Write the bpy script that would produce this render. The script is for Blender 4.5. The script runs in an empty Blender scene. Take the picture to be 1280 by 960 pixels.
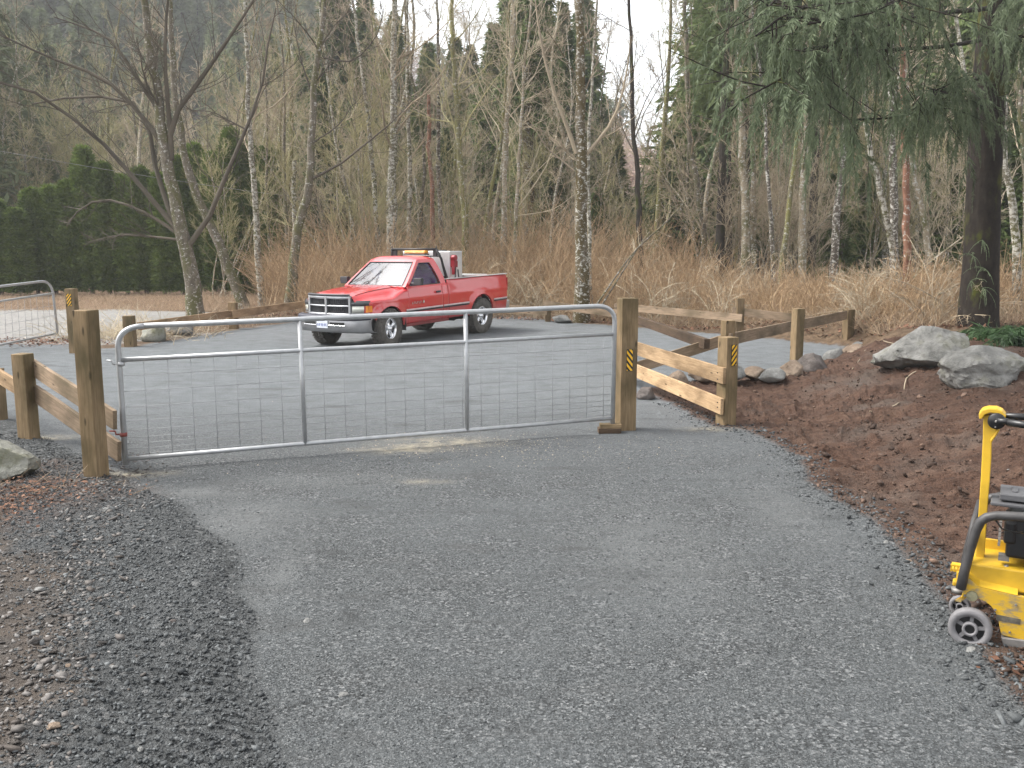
import bpy, bmesh, math, random
import numpy as np
from math import pi, sin, cos, tan, radians, atan2, sqrt
from mathutils import Vector, Matrix
random.seed(7); rng = np.random.default_rng(7)
sc = bpy.context.scene
COL = sc.collection

# ------------------------------------------------------------------ camera
CAM_H = 2.03; F = 1140.0; PITCH = math.atan(169.0/1140.0)
cam_d = bpy.data.cameras.new("camera"); cam = bpy.data.objects.new("camera", cam_d); COL.objects.link(cam)
cam.location = (0, 0, CAM_H); cam.rotation_euler = (pi/2-PITCH, 0, 0)
cam_d.sensor_width = 36; cam_d.lens = 36*F/1280; cam_d.clip_start = .05; cam_d.clip_end = 5000
sc.camera = cam
# ------------------------------------------------------------------ light: bright overcast
SUN_DIR = Vector((-.62, .10, .80)).normalized()      # towards the sun
w = bpy.data.worlds.new("World"); sc.world = w; w.use_nodes = True
nt = w.node_tree; nt.nodes.clear()
out = nt.nodes.new('ShaderNodeOutputWorld'); bg = nt.nodes.new('ShaderNodeBackground')
sky = nt.nodes.new('ShaderNodeTexSky'); sky.sky_type = 'NISHITA'; sky.sun_disc = False
sky.sun_elevation = math.asin(SUN_DIR.z); sky.sun_rotation = atan2(SUN_DIR.x, SUN_DIR.y)
sky.air_density = 1.0; sky.dust_density = 3.0
hs = nt.nodes.new('ShaderNodeHueSaturation'); hs.inputs['Saturation'].default_value = .14; hs.inputs['Value'].default_value = 1.45
nt.links.new(sky.outputs[0], hs.inputs['Color']); nt.links.new(hs.outputs[0], bg.inputs[0])
bg.inputs[1].default_value = .15; nt.links.new(bg.outputs[0], out.inputs[0])
sd = bpy.data.lights.new("sun", 'SUN'); sd.energy = 2.1; sd.angle = radians(18); sd.color = (1, .95, .87)
sun = bpy.data.objects.new("sun", sd); COL.objects.link(sun)
sun.rotation_euler = SUN_DIR.to_track_quat('Z', 'Y').to_euler()
sc.view_settings.view_transform = 'Standard'; sc.view_settings.look = 'None'
sc.view_settings.exposure = 1.02; sc.view_settings.gamma = 1

# ------------------------------------------------------------------ helpers
def ray(px, py):
    xc = (px-640)/F; yc = (480-py)/F
    return Vector((xc, cos(PITCH)+yc*sin(PITCH), -sin(PITCH)+yc*cos(PITCH)))
def at(px, py, D):
    d = ray(px, py); return Vector((0, 0, CAM_H)) + d*(D/d.y)
def G(px, py, z=0.0):
    d = ray(px, py); return Vector((0, 0, CAM_H)) + d*((z-CAM_H)/d.z)
def sm(t):
    t = np.clip(t, 0, 1); return t*t*(3-2*t)

def tag(o, label=None, cat=None, group=None, kind=None):
    if label: o['label'] = label
    if cat: o['category'] = cat
    if group: o['group'] = group
    if kind: o['kind'] = kind
    return o
def empty(name, loc, label=None, cat=None, group=None, rz=0):
    o = bpy.data.objects.new(name, None); o.empty_display_size = .2
    o.location = loc; o.rotation_euler = (0, 0, rz); COL.objects.link(o)
    return tag(o, label, cat, group)
def link(name, me, mat=None, parent=None, world=True):
    """world=True: mesh is in world space, keep it there under a parent that is only translated."""
    o = bpy.data.objects.new(name, me); COL.objects.link(o)
    if mat is not None and not me.materials: me.materials.append(mat)
    if parent is not None:
        o.parent = parent
        if world: o.matrix_parent_inverse = parent_inv(parent)
    return o
def parent_inv(p):
    m = Matrix.LocRotScale(p.location, p.rotation_euler, p.scale)
    if p.parent is not None:
        m = Matrix.LocRotScale(p.parent.location, p.parent.rotation_euler, p.parent.scale) @ p.matrix_parent_inverse @ m
    return m.inverted()
def np_mesh(name, V, F_, smooth=False):
    V = np.asarray(V, dtype=np.float32); F_ = np.asarray(F_, dtype=np.int32); k = F_.shape[1]
    me = bpy.data.meshes.new(name)
    me.vertices.add(len(V)); me.vertices.foreach_set('co', V.ravel())
    me.loops.add(F_.size); me.loops.foreach_set('vertex_index', F_.ravel())
    me.polygons.add(len(F_)); me.polygons.foreach_set('loop_start', np.arange(0, F_.size, k, dtype=np.int32))
    if smooth: me.polygons.foreach_set('use_smooth', np.ones(len(F_), dtype=bool))
    me.update(calc_edges=True); return me

class MB:
    def __init__(s): s.v = []; s.f = []; s.sm = []
    def add(s, vs, fs, smooth=False):
        n = len(s.v); s.v += [tuple(v) for v in vs]; s.f += [tuple(i+n for i in f) for f in fs]; s.sm += [smooth]*len(fs); return s
    def box(s, c, d, M=None):
        c = Vector(c); h = Vector(d)/2; vs = []
        for x in (-1, 1):
            for y in (-1, 1):
                for z in (-1, 1):
                    p = Vector((x*h.x, y*h.y, z*h.z)); vs.append((M @ p if M else p)+c)
        return s.add(vs, [(0,1,3,2),(4,6,7,5),(0,4,5,1),(2,3,7,6),(0,2,6,4),(1,5,7,3)])
    def prism(s, pts, axis_vec, smooth=False):
        n = len(pts); a = Vector(axis_vec); vs = [Vector(p) for p in pts]+[Vector(p)+a for p in pts]
        s.add(vs, [tuple(range(n))[::-1], tuple(range(n, 2*n))])
        s.add(vs, [(i, (i+1)%n, n+(i+1)%n, n+i) for i in range(n)], smooth); return s
    def tube(s, pts, r, seg=8, cap=True, smooth=True):
        pts = [Vector(p) for p in pts]; n = len(pts)
        rr = r if isinstance(r, (list, tuple)) else [r]*n
        up = Vector((0, 0, 1)); vs = []
        t0 = (pts[1]-pts[0]).normalized()
        a = t0.cross(up) if abs(t0.z) < .95 else t0.cross(Vector((0, 1, 0)))
        a.normalize()
        for i, p in enumerate(pts):
            t = (pts[min(i+1, n-1)]-pts[max(i-1, 0)]).normalized()
            a = (a-t*a.dot(t)).normalized(); b = t.cross(a)
            for k in range(seg):
                an = 2*pi*k/seg; vs.append(p+(a*cos(an)+b*sin(an))*rr[i])
        fs = [(i*seg+k, i*seg+(k+1)%seg, (i+1)*seg+(k+1)%seg, (i+1)*seg+k) for i in range(n-1) for k in range(seg)]
        s.add(vs, fs, smooth)
        if cap: s.add(vs[:seg], [tuple(range(seg))[::-1]]); s.add(vs[-seg:], [tuple(range(seg))])
        return s
    def lathe(s, prof, c, axis='Y', seg=32, smooth=True, closed=False):
        """prof: list of (offset along axis, radius)"""
        vs = []; n = len(prof); c = Vector(c)
        for a, r in prof:
            for k in range(seg):
                an = 2*pi*k/seg
                p = Vector((r*cos(an), a, r*sin(an))) if axis == 'Y' else (Vector((a, r*cos(an), r*sin(an))) if axis == 'X' else Vector((r*cos(an), r*sin(an), a)))
                vs.append(p+c)
        rg = range(n) if closed else range(n-1)
        fs = [(i*seg+k, i*seg+(k+1)%seg, ((i+1)%n)*seg+(k+1)%seg, ((i+1)%n)*seg+k) for i in rg for k in range(seg)]
        return s.add(vs, fs, smooth)
    def grid(s, P, smooth=True):
        """P: list of rows of points"""
        m = len(P); n = len(P[0])
        return s.add([p for r in P for p in r], [(i*n+j, i*n+j+1, (i+1)*n+j+1, (i+1)*n+j) for i in range(m-1) for j in range(n-1)], smooth)
    def mirror_y(s):
        n = len(s.v); s.v += [(x, -y, z) for x, y, z in s.v]; s.f += [tuple(i+n for i in f[::-1]) for f in list(s.f)]; s.sm += list(s.sm); return s
    def map(s, fn): s.v = [tuple(fn(*v)) for v in s.v]; return s
    def build(s, name, mat, parent=None, world=False, bevel=0, fix=True, solid=0):
        me = bpy.data.meshes.new(name); me.from_pydata(s.v, [], s.f)
        for p, q in zip(me.polygons, s.sm): p.use_smooth = q
        if fix:
            bm = bmesh.new(); bm.from_mesh(me); bmesh.ops.remove_doubles(bm, verts=bm.verts, dist=1e-5)
            bmesh.ops.recalc_face_normals(bm, faces=bm.faces); bm.to_mesh(me); bm.free()
        o = link(name, me, mat, parent, world)
        if bevel:
            m = o.modifiers.new('bevel', 'BEVEL'); m.width = bevel; m.segments = 2; m.limit_method = 'ANGLE'; m.angle_limit = radians(35)
        if solid:
            m = o.modifiers.new('solid', 'SOLIDIFY'); m.thickness = solid; m.offset = -1
        return o

# value noise (numpy)
def _h(ix, iy, iz, seed):
    n = (ix.astype(np.int64)*374761393 + iy.astype(np.int64)*668265263 + iz*1274126177 + seed*974634777) & 0xffffffff
    n = ((n ^ (n >> 13))*1274126177) & 0xffffffff
    n = n ^ (n >> 16)
    return (n & 0xffff)/65535.0
def vnoise(x, y, z=None, seed=0):
    x = np.asarray(x, float); y = np.asarray(y, float)
    ix = np.floor(x); iy = np.floor(y); fx = x-ix; fy = y-iy; fx = fx*fx*(3-2*fx); fy = fy*fy*(3-2*fy)
    def lay(k):
        return ((_h(ix, iy, k, seed)*(1-fx)+_h(ix+1, iy, k, seed)*fx)*(1-fy)+(_h(ix, iy+1, k, seed)*(1-fx)+_h(ix+1, iy+1, k, seed)*fx)*fy)
    if z is None: return lay(0)*2-1
    z = np.asarray(z, float); iz = np.floor(z).astype(np.int64); fz = z-iz; fz = fz*fz*(3-2*fz)
    return (lay(iz)*(1-fz)+lay(iz+1)*fz)*2-1
def fbm(x, y, oct=4, seed=0, z=None, gain=.5):
    s = 0; a = 1; t = 0
    for i in range(oct):
        s = s+a*vnoise(x*2**i+17*i, y*2**i-31*i, None if z is None else z*2**i+7*i, seed+i); t += a; a *= gain
    return s/t

# ------------------------------------------------------------------ materials
def new_mat(name):
    m = bpy.data.materials.new(name); m.use_nodes = True; nt = m.node_tree
    b = nt.nodes['Principled BSDF']; return m, nt, b
def N(nt, t, **kw):
    n = nt.nodes.new(t)
    for k, v in kw.items():
        if k in n.inputs: n.inputs[k].default_value = v
        else: setattr(n, k, v)
    return n
def ramp(nt, fac, stops, interp='LINEAR'):
    r = nt.nodes.new('ShaderNodeValToRGB'); r.color_ramp.interpolation = interp
    e = r.color_ramp.elements
    while len(e) < len(stops): e.new(.5)
    for i, (p, c) in enumerate(stops): e[i].position = p; e[i].color = (*c, 1) if len(c) == 3 else c
    nt.links.new(fac, r.inputs[0]); return r
def mixc(nt, fac, a, b, mode='MIX'):
    m = nt.nodes.new('ShaderNodeMix'); m.data_type = 'RGBA'; m.blend_type = mode
    for s, v in ((0, fac), (6, a), (7, b)):
        if hasattr(v, 'is_output') or isinstance(v, bpy.types.NodeSocket): nt.links.new(v, m.inputs[s])
        else: m.inputs[s].default_value = v if s == 0 else ((*v, 1) if len(v) == 3 else v)
    return m.outputs[2]
def coords(nt, scale=(1, 1, 1), kind='Object'):
    tc = nt.nodes.new('ShaderNodeTexCoord'); mp = nt.nodes.new('ShaderNodeMapping'); mp.inputs['Scale'].default_value = scale
    nt.links.new(tc.outputs[kind], mp.inputs[0]); return mp.outputs[0]
def noise(nt, vec, scale, detail=4, rough=.55):
    n = N(nt, 'ShaderNodeTexNoise', Scale=scale, Detail=detail, Roughness=rough); nt.links.new(vec, n.inputs['Vector']); return n.outputs['Fac']
def bump(nt, b, h, strength=.5, dist=.01, normal=None):
    n = N(nt, 'ShaderNodeBump', Strength=strength, Distance=dist); nt.links.new(h, n.inputs['Height'])
    if normal is not None: nt.links.new(normal, n.inputs['Normal'])
    if b is not None: nt.links.new(n.outputs[0], b.inputs['Normal'])
    return n.outputs[0]
def simple(name, col, rough=.6, metal=0, var=.15, scale=8, bumps=0, coat=0, spec=.5):
    m, nt, b = new_mat(name); v = coords(nt)
    n = noise(nt, v, scale)
    c = ramp(nt, n, [(.3, tuple(x*(1-var) for x in col)), (.7, tuple(min(1, x*(1+var)) for x in col))])
    nt.links.new(c.outputs[0], b.inputs['Base Color']); b.inputs['Roughness'].default_value = rough; b.inputs['Metallic'].default_value = metal
    b.inputs['Specular IOR Level'].default_value = spec
    if coat: b.inputs['Coat Weight'].default_value = coat; b.inputs['Coat Roughness'].default_value = .04
    if bumps: bump(nt, b, noise(nt, v, scale*6), bumps, .004)
    return m
def wood_mat(name, ca, cb, green=.0, seed=0):
    """beams are modelled with their length along local X"""
    m, nt, b = new_mat(name); tc = nt.nodes.new('ShaderNodeTexCoord'); oi = nt.nodes.new('ShaderNodeObjectInfo')
    add = N(nt, 'ShaderNodeVectorMath', operation='ADD'); nt.links.new(tc.outputs['Object'], add.inputs[0])
    sc_ = N(nt, 'ShaderNodeVectorMath', operation='SCALE'); sc_.inputs['Scale'].default_value = 37
    cx = nt.nodes.new('ShaderNodeCombineXYZ')
    for i in range(3): nt.links.new(oi.outputs['Random'], cx.inputs[i])
    nt.links.new(cx.outputs[0], sc_.inputs[0]); nt.links.new(sc_.outputs[0], add.inputs[1])
    def mp(s):
        q = nt.nodes.new('ShaderNodeMapping'); q.inputs['Scale'].default_value = s; nt.links.new(add.outputs[0], q.inputs[0]); return q.outputs[0]
    grain = noise(nt, mp((1.2, 22, 22)), 3.2, 6, .65)
    blot = noise(nt, mp((1.2, 3, 3)), 1.4, 4)
    c = ramp(nt, grain, [(.28, ca), (.72, cb)])
    base = mixc(nt, ramp(nt, blot, [(.42, (0, 0, 0)), (.72, (1, 1, 1))]).outputs[0], c.outputs[0], tuple(x*.55 for x in ca))
    vo = N(nt, 'ShaderNodeTexVoronoi', Scale=1.0); nt.links.new(mp((2.6, 9, 9)), vo.inputs['Vector'])
    kn = ramp(nt, vo.outputs['Distance'], [(.07, (1, 1, 1)), (.14, (0, 0, 0))])
    base = mixc(nt, kn.outputs[0], base, tuple(x*.35 for x in ca))
    if green: base = mixc(nt, ramp(nt, noise(nt, mp((.8, 2, 2)), 2.1), [(.4, (0, 0, 0)), (.7, (green,)*3)]).outputs[0], base, (.10, .10, .035))
    hv = N(nt, 'ShaderNodeHueSaturation'); nt.links.new(base, hv.inputs['Color'])
    mr = N(nt, 'ShaderNodeMapRange'); mr.inputs['To Min'].default_value = .8; mr.inputs['To Max'].default_value = 1.2
    nt.links.new(oi.outputs['Random'], mr.inputs['Value']); nt.links.new(mr.outputs[0], hv.inputs['Value'])
    nt.links.new(hv.outputs[0], b.inputs['Base Color']); b.inputs['Roughness'].default_value = .8; b.inputs['Specular IOR Level'].default_value = .25
    bump(nt, b, grain, .5, .004); return m
def bark_mat(name, ca, cb, white=0.0, moss=0.0, wcol=(.42, .41, .37), mosscol=(.105, .10, .045), scale=1.0):
    m, nt, b = new_mat(name)
    v = coords(nt, (1, 1, .55))
    n1 = noise(nt, v, 9*scale, 6, .65); c = ramp(nt, n1, [(.3, ca), (.7, cb)]).outputs[0]
    if moss:
        nm = noise(nt, v, 2.6*scale, 5, .6)
        c = mixc(nt, ramp(nt, nm, [(.62-.3*moss, (0, 0, 0)), (.75-.3*moss, (1, 1, 1))]).outputs[0], c, mosscol)
    if white:
        nw = noise(nt, coords(nt, (1, 1, 1.5)), 9*scale, 5, .75)
        c = mixc(nt, ramp(nt, nw, [(.63-.25*white, (0, 0, 0)), (.66-.25*white, (1, 1, 1))]).outputs[0], c, wcol)
    nt.links.new(c, b.inputs['Base Color']); b.inputs['Roughness'].default_value = .9; b.inputs['Specular IOR Level'].default_value = .2
    bump(nt, b, n1, .7, .02); return m
def leaf_mat(name, ca, cb, rough=.6, scale=.8, trans=.25):
    m, nt, b = new_mat(name); v = coords(nt); n = noise(nt, v, scale, 5, .7); n2 = noise(nt, v, scale*9, 3, .7)
    mx = N(nt, 'ShaderNodeMath', operation='MULTIPLY_ADD'); nt.links.new(n2, mx.inputs[0]); mx.inputs[1].default_value = .5
    ad = N(nt, 'ShaderNodeMath', operation='MULTIPLY'); nt.links.new(n, ad.inputs[0]); ad.inputs[1].default_value = .5
    nt.links.new(ad.outputs[0], mx.inputs[2])
    c = ramp(nt, mx.outputs[0], [(.36, ca), (.64, cb)]).outputs[0]
    oi = nt.nodes.new('ShaderNodeObjectInfo'); hv = N(nt, 'ShaderNodeHueSaturation'); nt.links.new(c, hv.inputs['Color'])
    mr = N(nt, 'ShaderNodeMapRange'); mr.inputs['To Min'].default_value = .75; mr.inputs['To Max'].default_value = 1.3
    nt.links.new(oi.outputs['Random'], mr.inputs['Value']); nt.links.new(mr.outputs[0], hv.inputs['Value']); c = hv.outputs[0]
    nt.links.new(c, b.inputs['Base Color']); b.inputs['Roughness'].default_value = rough; b.inputs['Specular IOR Level'].default_value = .25
    if trans:
        tr = nt.nodes.new('ShaderNodeBsdfTranslucent'); nt.links.new(c, tr.inputs['Color'])
        ms = nt.nodes.new('ShaderNodeMixShader'); ms.inputs[0].default_value = trans
        nt.links.new(b.outputs[0], ms.inputs[1]); nt.links.new(tr.outputs[0], ms.inputs[2])
        nt.links.new(ms.outputs[0], nt.nodes['Material Output'].inputs['Surface'])
    return m

W_POST = wood_mat('post_wood', (.13, .088, .046), (.28, .20, .115), green=.2)
W_BOARD = wood_mat('board_wood', (.28, .18, .095), (.53, .375, .225))
W_OLD = wood_mat('weathered_wood', (.16, .115, .075), (.35, .255, .175), green=.15)
W_DARK = wood_mat('dark_wood', (.05, .032, .02), (.12, .08, .05))
GALV = simple('galvanised_steel', (.42, .43, .44), .42, .55, .12, 14)
WIRE = simple('galvanised_wire', (.27, .28, .29), .5, .3, .1, 30)
BLACK = simple('black_paint', (.018, .018, .02), .5)
YEL = simple('reflector_yellow', (.75, .42, .02), .35)
RBLK = simple('reflector_black', (.015, .015, .015), .4)
# ------------------------------------------------------------------ terrain
def g2(px, py): p = G(px, py); return (p.x, p.y)
COMPACT = [g2(352, 960), g2(322, 850), g2(316, 760), g2(288, 690), g2(222, 624), g2(150, 604), g2(112, 574), g2(60, 548), g2(0, 520), g2(-500, 520), g2(-500, 432), g2(0, 431), g2(85, 430), g2(108, 437),
           g2(165, 434), g2(230, 422), g2(290, 412), g2(370, 402), (-3.2, 26.2), g2(640, 393), g2(700, 402), g2(780, 408), g2(925, 419), g2(1055, 433),
           g2(1040, 447), g2(985, 459), g2(900, 470), g2(830, 482), g2(800, 488), g2(845, 508), g2(893, 534), g2(935, 536), g2(1002, 572), g2(1012, 602), g2(1090, 655), g2(1190, 762), g2(1240, 835), g2(1290, 890), (2.3, 3.0), (2.35, -6), (-1.15, -6)]
LOOSE = [g2(352, 960), g2(322, 850), g2(316, 760), g2(288, 690), g2(222, 624), g2(150, 604), g2(112, 574), g2(60, 548), g2(0, 520), g2(-500, 520), (-14, 4), (-14, -6), (-1.15, -6)]
DIRT = [g2(800, 486), g2(845, 506), g2(893, 532), g2(935, 534), g2(1002, 570), g2(1012, 600), g2(1090, 652), g2(1190, 758), g2(1240, 830), g2(1290, 884), (2.3, 3.0), (2.35, -6), (14, -6), (14, 13.5), (9.2, 13.6), (6.9, 15.6), g2(1055, 440), g2(985, 457), g2(900, 468), g2(830, 480)]
ROAD = [g2(-400, 389), g2(150, 387), g2(262, 391), g2(222, 398), g2(185, 404), (-7.4, 22.0), g2(125, 432), g2(60, 436), g2(-500, 450)]
def sdist(X, Y, poly):
    """signed distance, positive inside"""
    P = np.array(poly); inside = np.zeros(X.shape, bool); d2 = np.full(X.shape, 1e9)
    n = len(P)
    for i in range(n):
        ax, ay = P[i]; bx, by = P[(i+1) % n]
        ex, ey = bx-ax, by-ay; t = np.clip(((X-ax)*ex+(Y-ay)*ey)/(ex*ex+ey*ey+1e-12), 0, 1)
        d2 = np.minimum(d2, (X-ax-t*ex)**2+(Y-ay-t*ey)**2)
        c = ((ay > Y) != (by > Y)) & (X < (bx-ax)*(Y-ay)/((by-ay) if by != ay else 1e-12)+ax)
        inside ^= c
    d = np.sqrt(d2); return np.where(inside, d, -d)
def zones(X, Y):
    far = np.clip(np.hypot(X, Y)/12, .35, 2.2)
    wx = X+fbm(X*2.3, Y*2.3, 4, 11)*.16*far; wy = Y+fbm(X*2.3+50, Y*2.3, 4, 12)*.16*far
    dc = sdist(wx, wy, COMPACT); dl = sdist(wx, wy, LOOSE); dd = sdist(wx, wy, DIRT); dr = sdist(wx, wy, ROAD)
    return dc, dl, dd, dr
def height(X, Y, fine=True):
    X = np.asarray(X, float); Y = np.asarray(Y, float)
    dc, dl, dd, dr = zones(X, Y)
    out_ = sm(-dc/1.3)
    z = fbm(X*.35, Y*.35, 3, 3)*.02
    bank = .50*sm((X-3.3-.12*np.clip(Y-8, 0, 6))/3.2)*sm((Y-3.0)/6.0)
    bank = bank*out_*sm((X-1.0))
    bank = np.where(Y > 20, bank*(1-sm((Y-20)/6)), bank)
    z = z+bank
    z = z-.20*np.exp(-((X-3.4)**2/1.6+(Y-12.4)**2/1.8))*sm(-dc/.5)        # ditch behind the gate fence
    z = z-.06*np.exp(-((X-3.0)**2/1.2+(Y-7.2)**2/5))*sm(-dc/.6)
    # left shoulder
    z = z+.10*sm((-X-3.6)/3)*(Y < 9)*sm((9-Y)/3)*sm(dl/.5)
    # forest floor and lawn bank beyond the road
    z = z+np.where((Y > 29) & (X < -5), .12*sm((Y-30.2)/7)*sm((-5-X)/4), 0)
    z = z+sm(-dc/1.5)*(Y > 18)*fbm(X*.9, Y*.9, 3, 9)*.10*(1-sm((dr+.6)/.8))
    if fine:
        wl = sm(dl/.22)*sm(-dc/.1); wd = sm(dd/.3)*sm(-dc/.15); wc = sm(dc/.15)
        z = z+wl*(.026+.030*fbm(X*3.1, Y*3.1, 4, 21, gain=.6)+.016*np.maximum(0, fbm(X*1.1+Y*5, Y*11-X*2.5, 2, 22)))
        r = fbm(X*2.0+Y*.3, Y*4.2, 5, 31, gain=.62)
        z = z+wd*(.11*r+.12*np.maximum(0, fbm(X*6.5, Y*6.5, 4, 32, gain=.65))*(.4+sm(fbm(X*.9, Y*.9, 2, 33)*2+.5)))
        z = z+wc*(.0035*fbm(X*16, Y*16, 3, 41, gain=.6)+.006*fbm(X*3, Y*7, 3, 42)-.014*np.maximum(0, fbm(X*1.7, Y*3.2, 3, 43)-.42)*3)
        z = z+wl*.011*np.sin(2*pi*(Y+.28*X+.02*vnoise(X*6, Y*6))/.078)*sm((X+2.1)/.25)*sm((-.95-X)/.15)*sm((5.0-Y)/.6)
        # crumbly lip between driveway and dirt
        z = z+.035*np.exp(-((dc+.10)/.16)**2)*(Y < 14)*(X > 1)*(.5+np.maximum(0, fbm(X*7, Y*7, 3, 44)))
    z = z-.065*np.exp(-((X+3.7)**2/1.6+(Y-19.9)**2/1.6)**2)
    return z
def H1(x, y): return float(height(np.array([x]), np.array([y]))[0])

def axis(lo, hi, fine_lo, fine_hi, step, grow):
    a = list(np.arange(fine_lo, fine_hi+1e-6, step)); s = step
    while a[-1] < hi: s *= grow; a.append(a[-1]+s)
    s = step; b = []; q = fine_lo
    while q > lo: s *= grow; q -= s; b.append(q)
    return np.array(b[::-1]+a)
gx = axis(-90, 90, -4.2, 5.6, .034, 1.035); gy = axis(-8, 75, 2.9, 7.5, .034, 1.0125)
XX, YY = np.meshgrid(gx, gy)
ZZ = height(XX, YY)
dc, dl, dd, dr = zones(XX, YY)
w_comp = sm(dc/.10+.5); w_loose = sm(dl/.12+1.5); w_dirt = sm(dd/.25+1.1); w_road = sm(dr/.3+.5)*(1-w_comp)
def spot(px, py, r, ry=None):
    p = G(px, py); return np.exp(-((XX-p.x)**2/r**2+(YY-p.y)**2/(ry or r)**2))
saw = (.95*spot(550, 553, .5, .24)+.8*spot(500, 562, .4, .17)+.6*spot(533, 602, .18, .09)+1.2*spot(172, 592, .24, .12)+1.1*spot(66, 548, .22, .12)+.6*spot(885, 536, .3, .12))
damp = sum(k_*spot(a_, b_, r1, r2) for a_, b_, r1, r2, k_ in ((440, 765, .085, .20, 1.1), (436, 745, .07, .08, .7), (495, 478, .35, .07, 1), (590, 462, .45, .06, .8), (640, 466, .3, .07, .8), (215, 466, .35, .06, 1), (265, 470, .5, .05, .8), (1045, 648, .22, .05, 1), (410, 690, .35, .07, .7), (690, 520, .6, .1, .5), (330, 520, .5, .06, .7), (880, 600, .5, .05, .5), (560, 640, .6, .06, .5), (790, 720, .25, .12, .5), (240, 830, .0001, .0001, 0)))
dust_ = sum(k_*spot(a_, b_, r1, r2) for a_, b_, r1, r2, k_ in ((300, 650, .35, .5, 1), (250, 615, .35, .16, 1), (820, 690, .5, 1.1, .6), (980, 640, .3, .9, .6), (420, 600, .7, .25, .6), (350, 720, .12, .6, .7)))
rub = sm((sdist(XX, YY, [g2(-60, 610), g2(-10, 650), g2(60, 710), g2(78, 800), g2(60, 960), (-3.2, 2), (-9, 2), (-9, 8)])+fbm(XX*3, YY*3, 3, 61)*.25)/.35+.5)*w_loose
red = (spot(45, 615, .75, .42)+.8*spot(0, 640, .5, .5)+.7*spot(50, 585, .4, .25))*w_loose
grassy = sm((YY-29.8)/1.0)*sm((-4-XX)/4)*(1-sm((YY-42)/4))+spot(62, 427, 1.2, .55)*1.2+spot(250, 425, 1.6, 1.2)*.0
V = np.stack([XX, YY, ZZ], -1).reshape(-1, 3); ny, nx = XX.shape
I = np.arange(ny*nx).reshape(ny, nx); FA = np.stack([I[:-1, :-1], I[:-1, 1:], I[1:, 1:], I[1:, :-1]], -1).reshape(-1, 4)
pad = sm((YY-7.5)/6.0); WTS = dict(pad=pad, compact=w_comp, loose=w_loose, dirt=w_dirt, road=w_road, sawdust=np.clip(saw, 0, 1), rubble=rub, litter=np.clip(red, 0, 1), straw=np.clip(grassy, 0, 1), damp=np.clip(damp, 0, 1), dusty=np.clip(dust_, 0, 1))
WTS = {k: v.reshape(-1).astype(np.float32) for k, v in WTS.items()}
cls = np.zeros(ny*nx, int)
cls[(WTS['road'] > .5)] = 4; cls[WTS['dirt'] > .5] = 3; cls[WTS['loose'] > .5] = 2; cls[WTS['compact'] > .5] = 1
fc = cls[FA[:, 0]]

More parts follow.
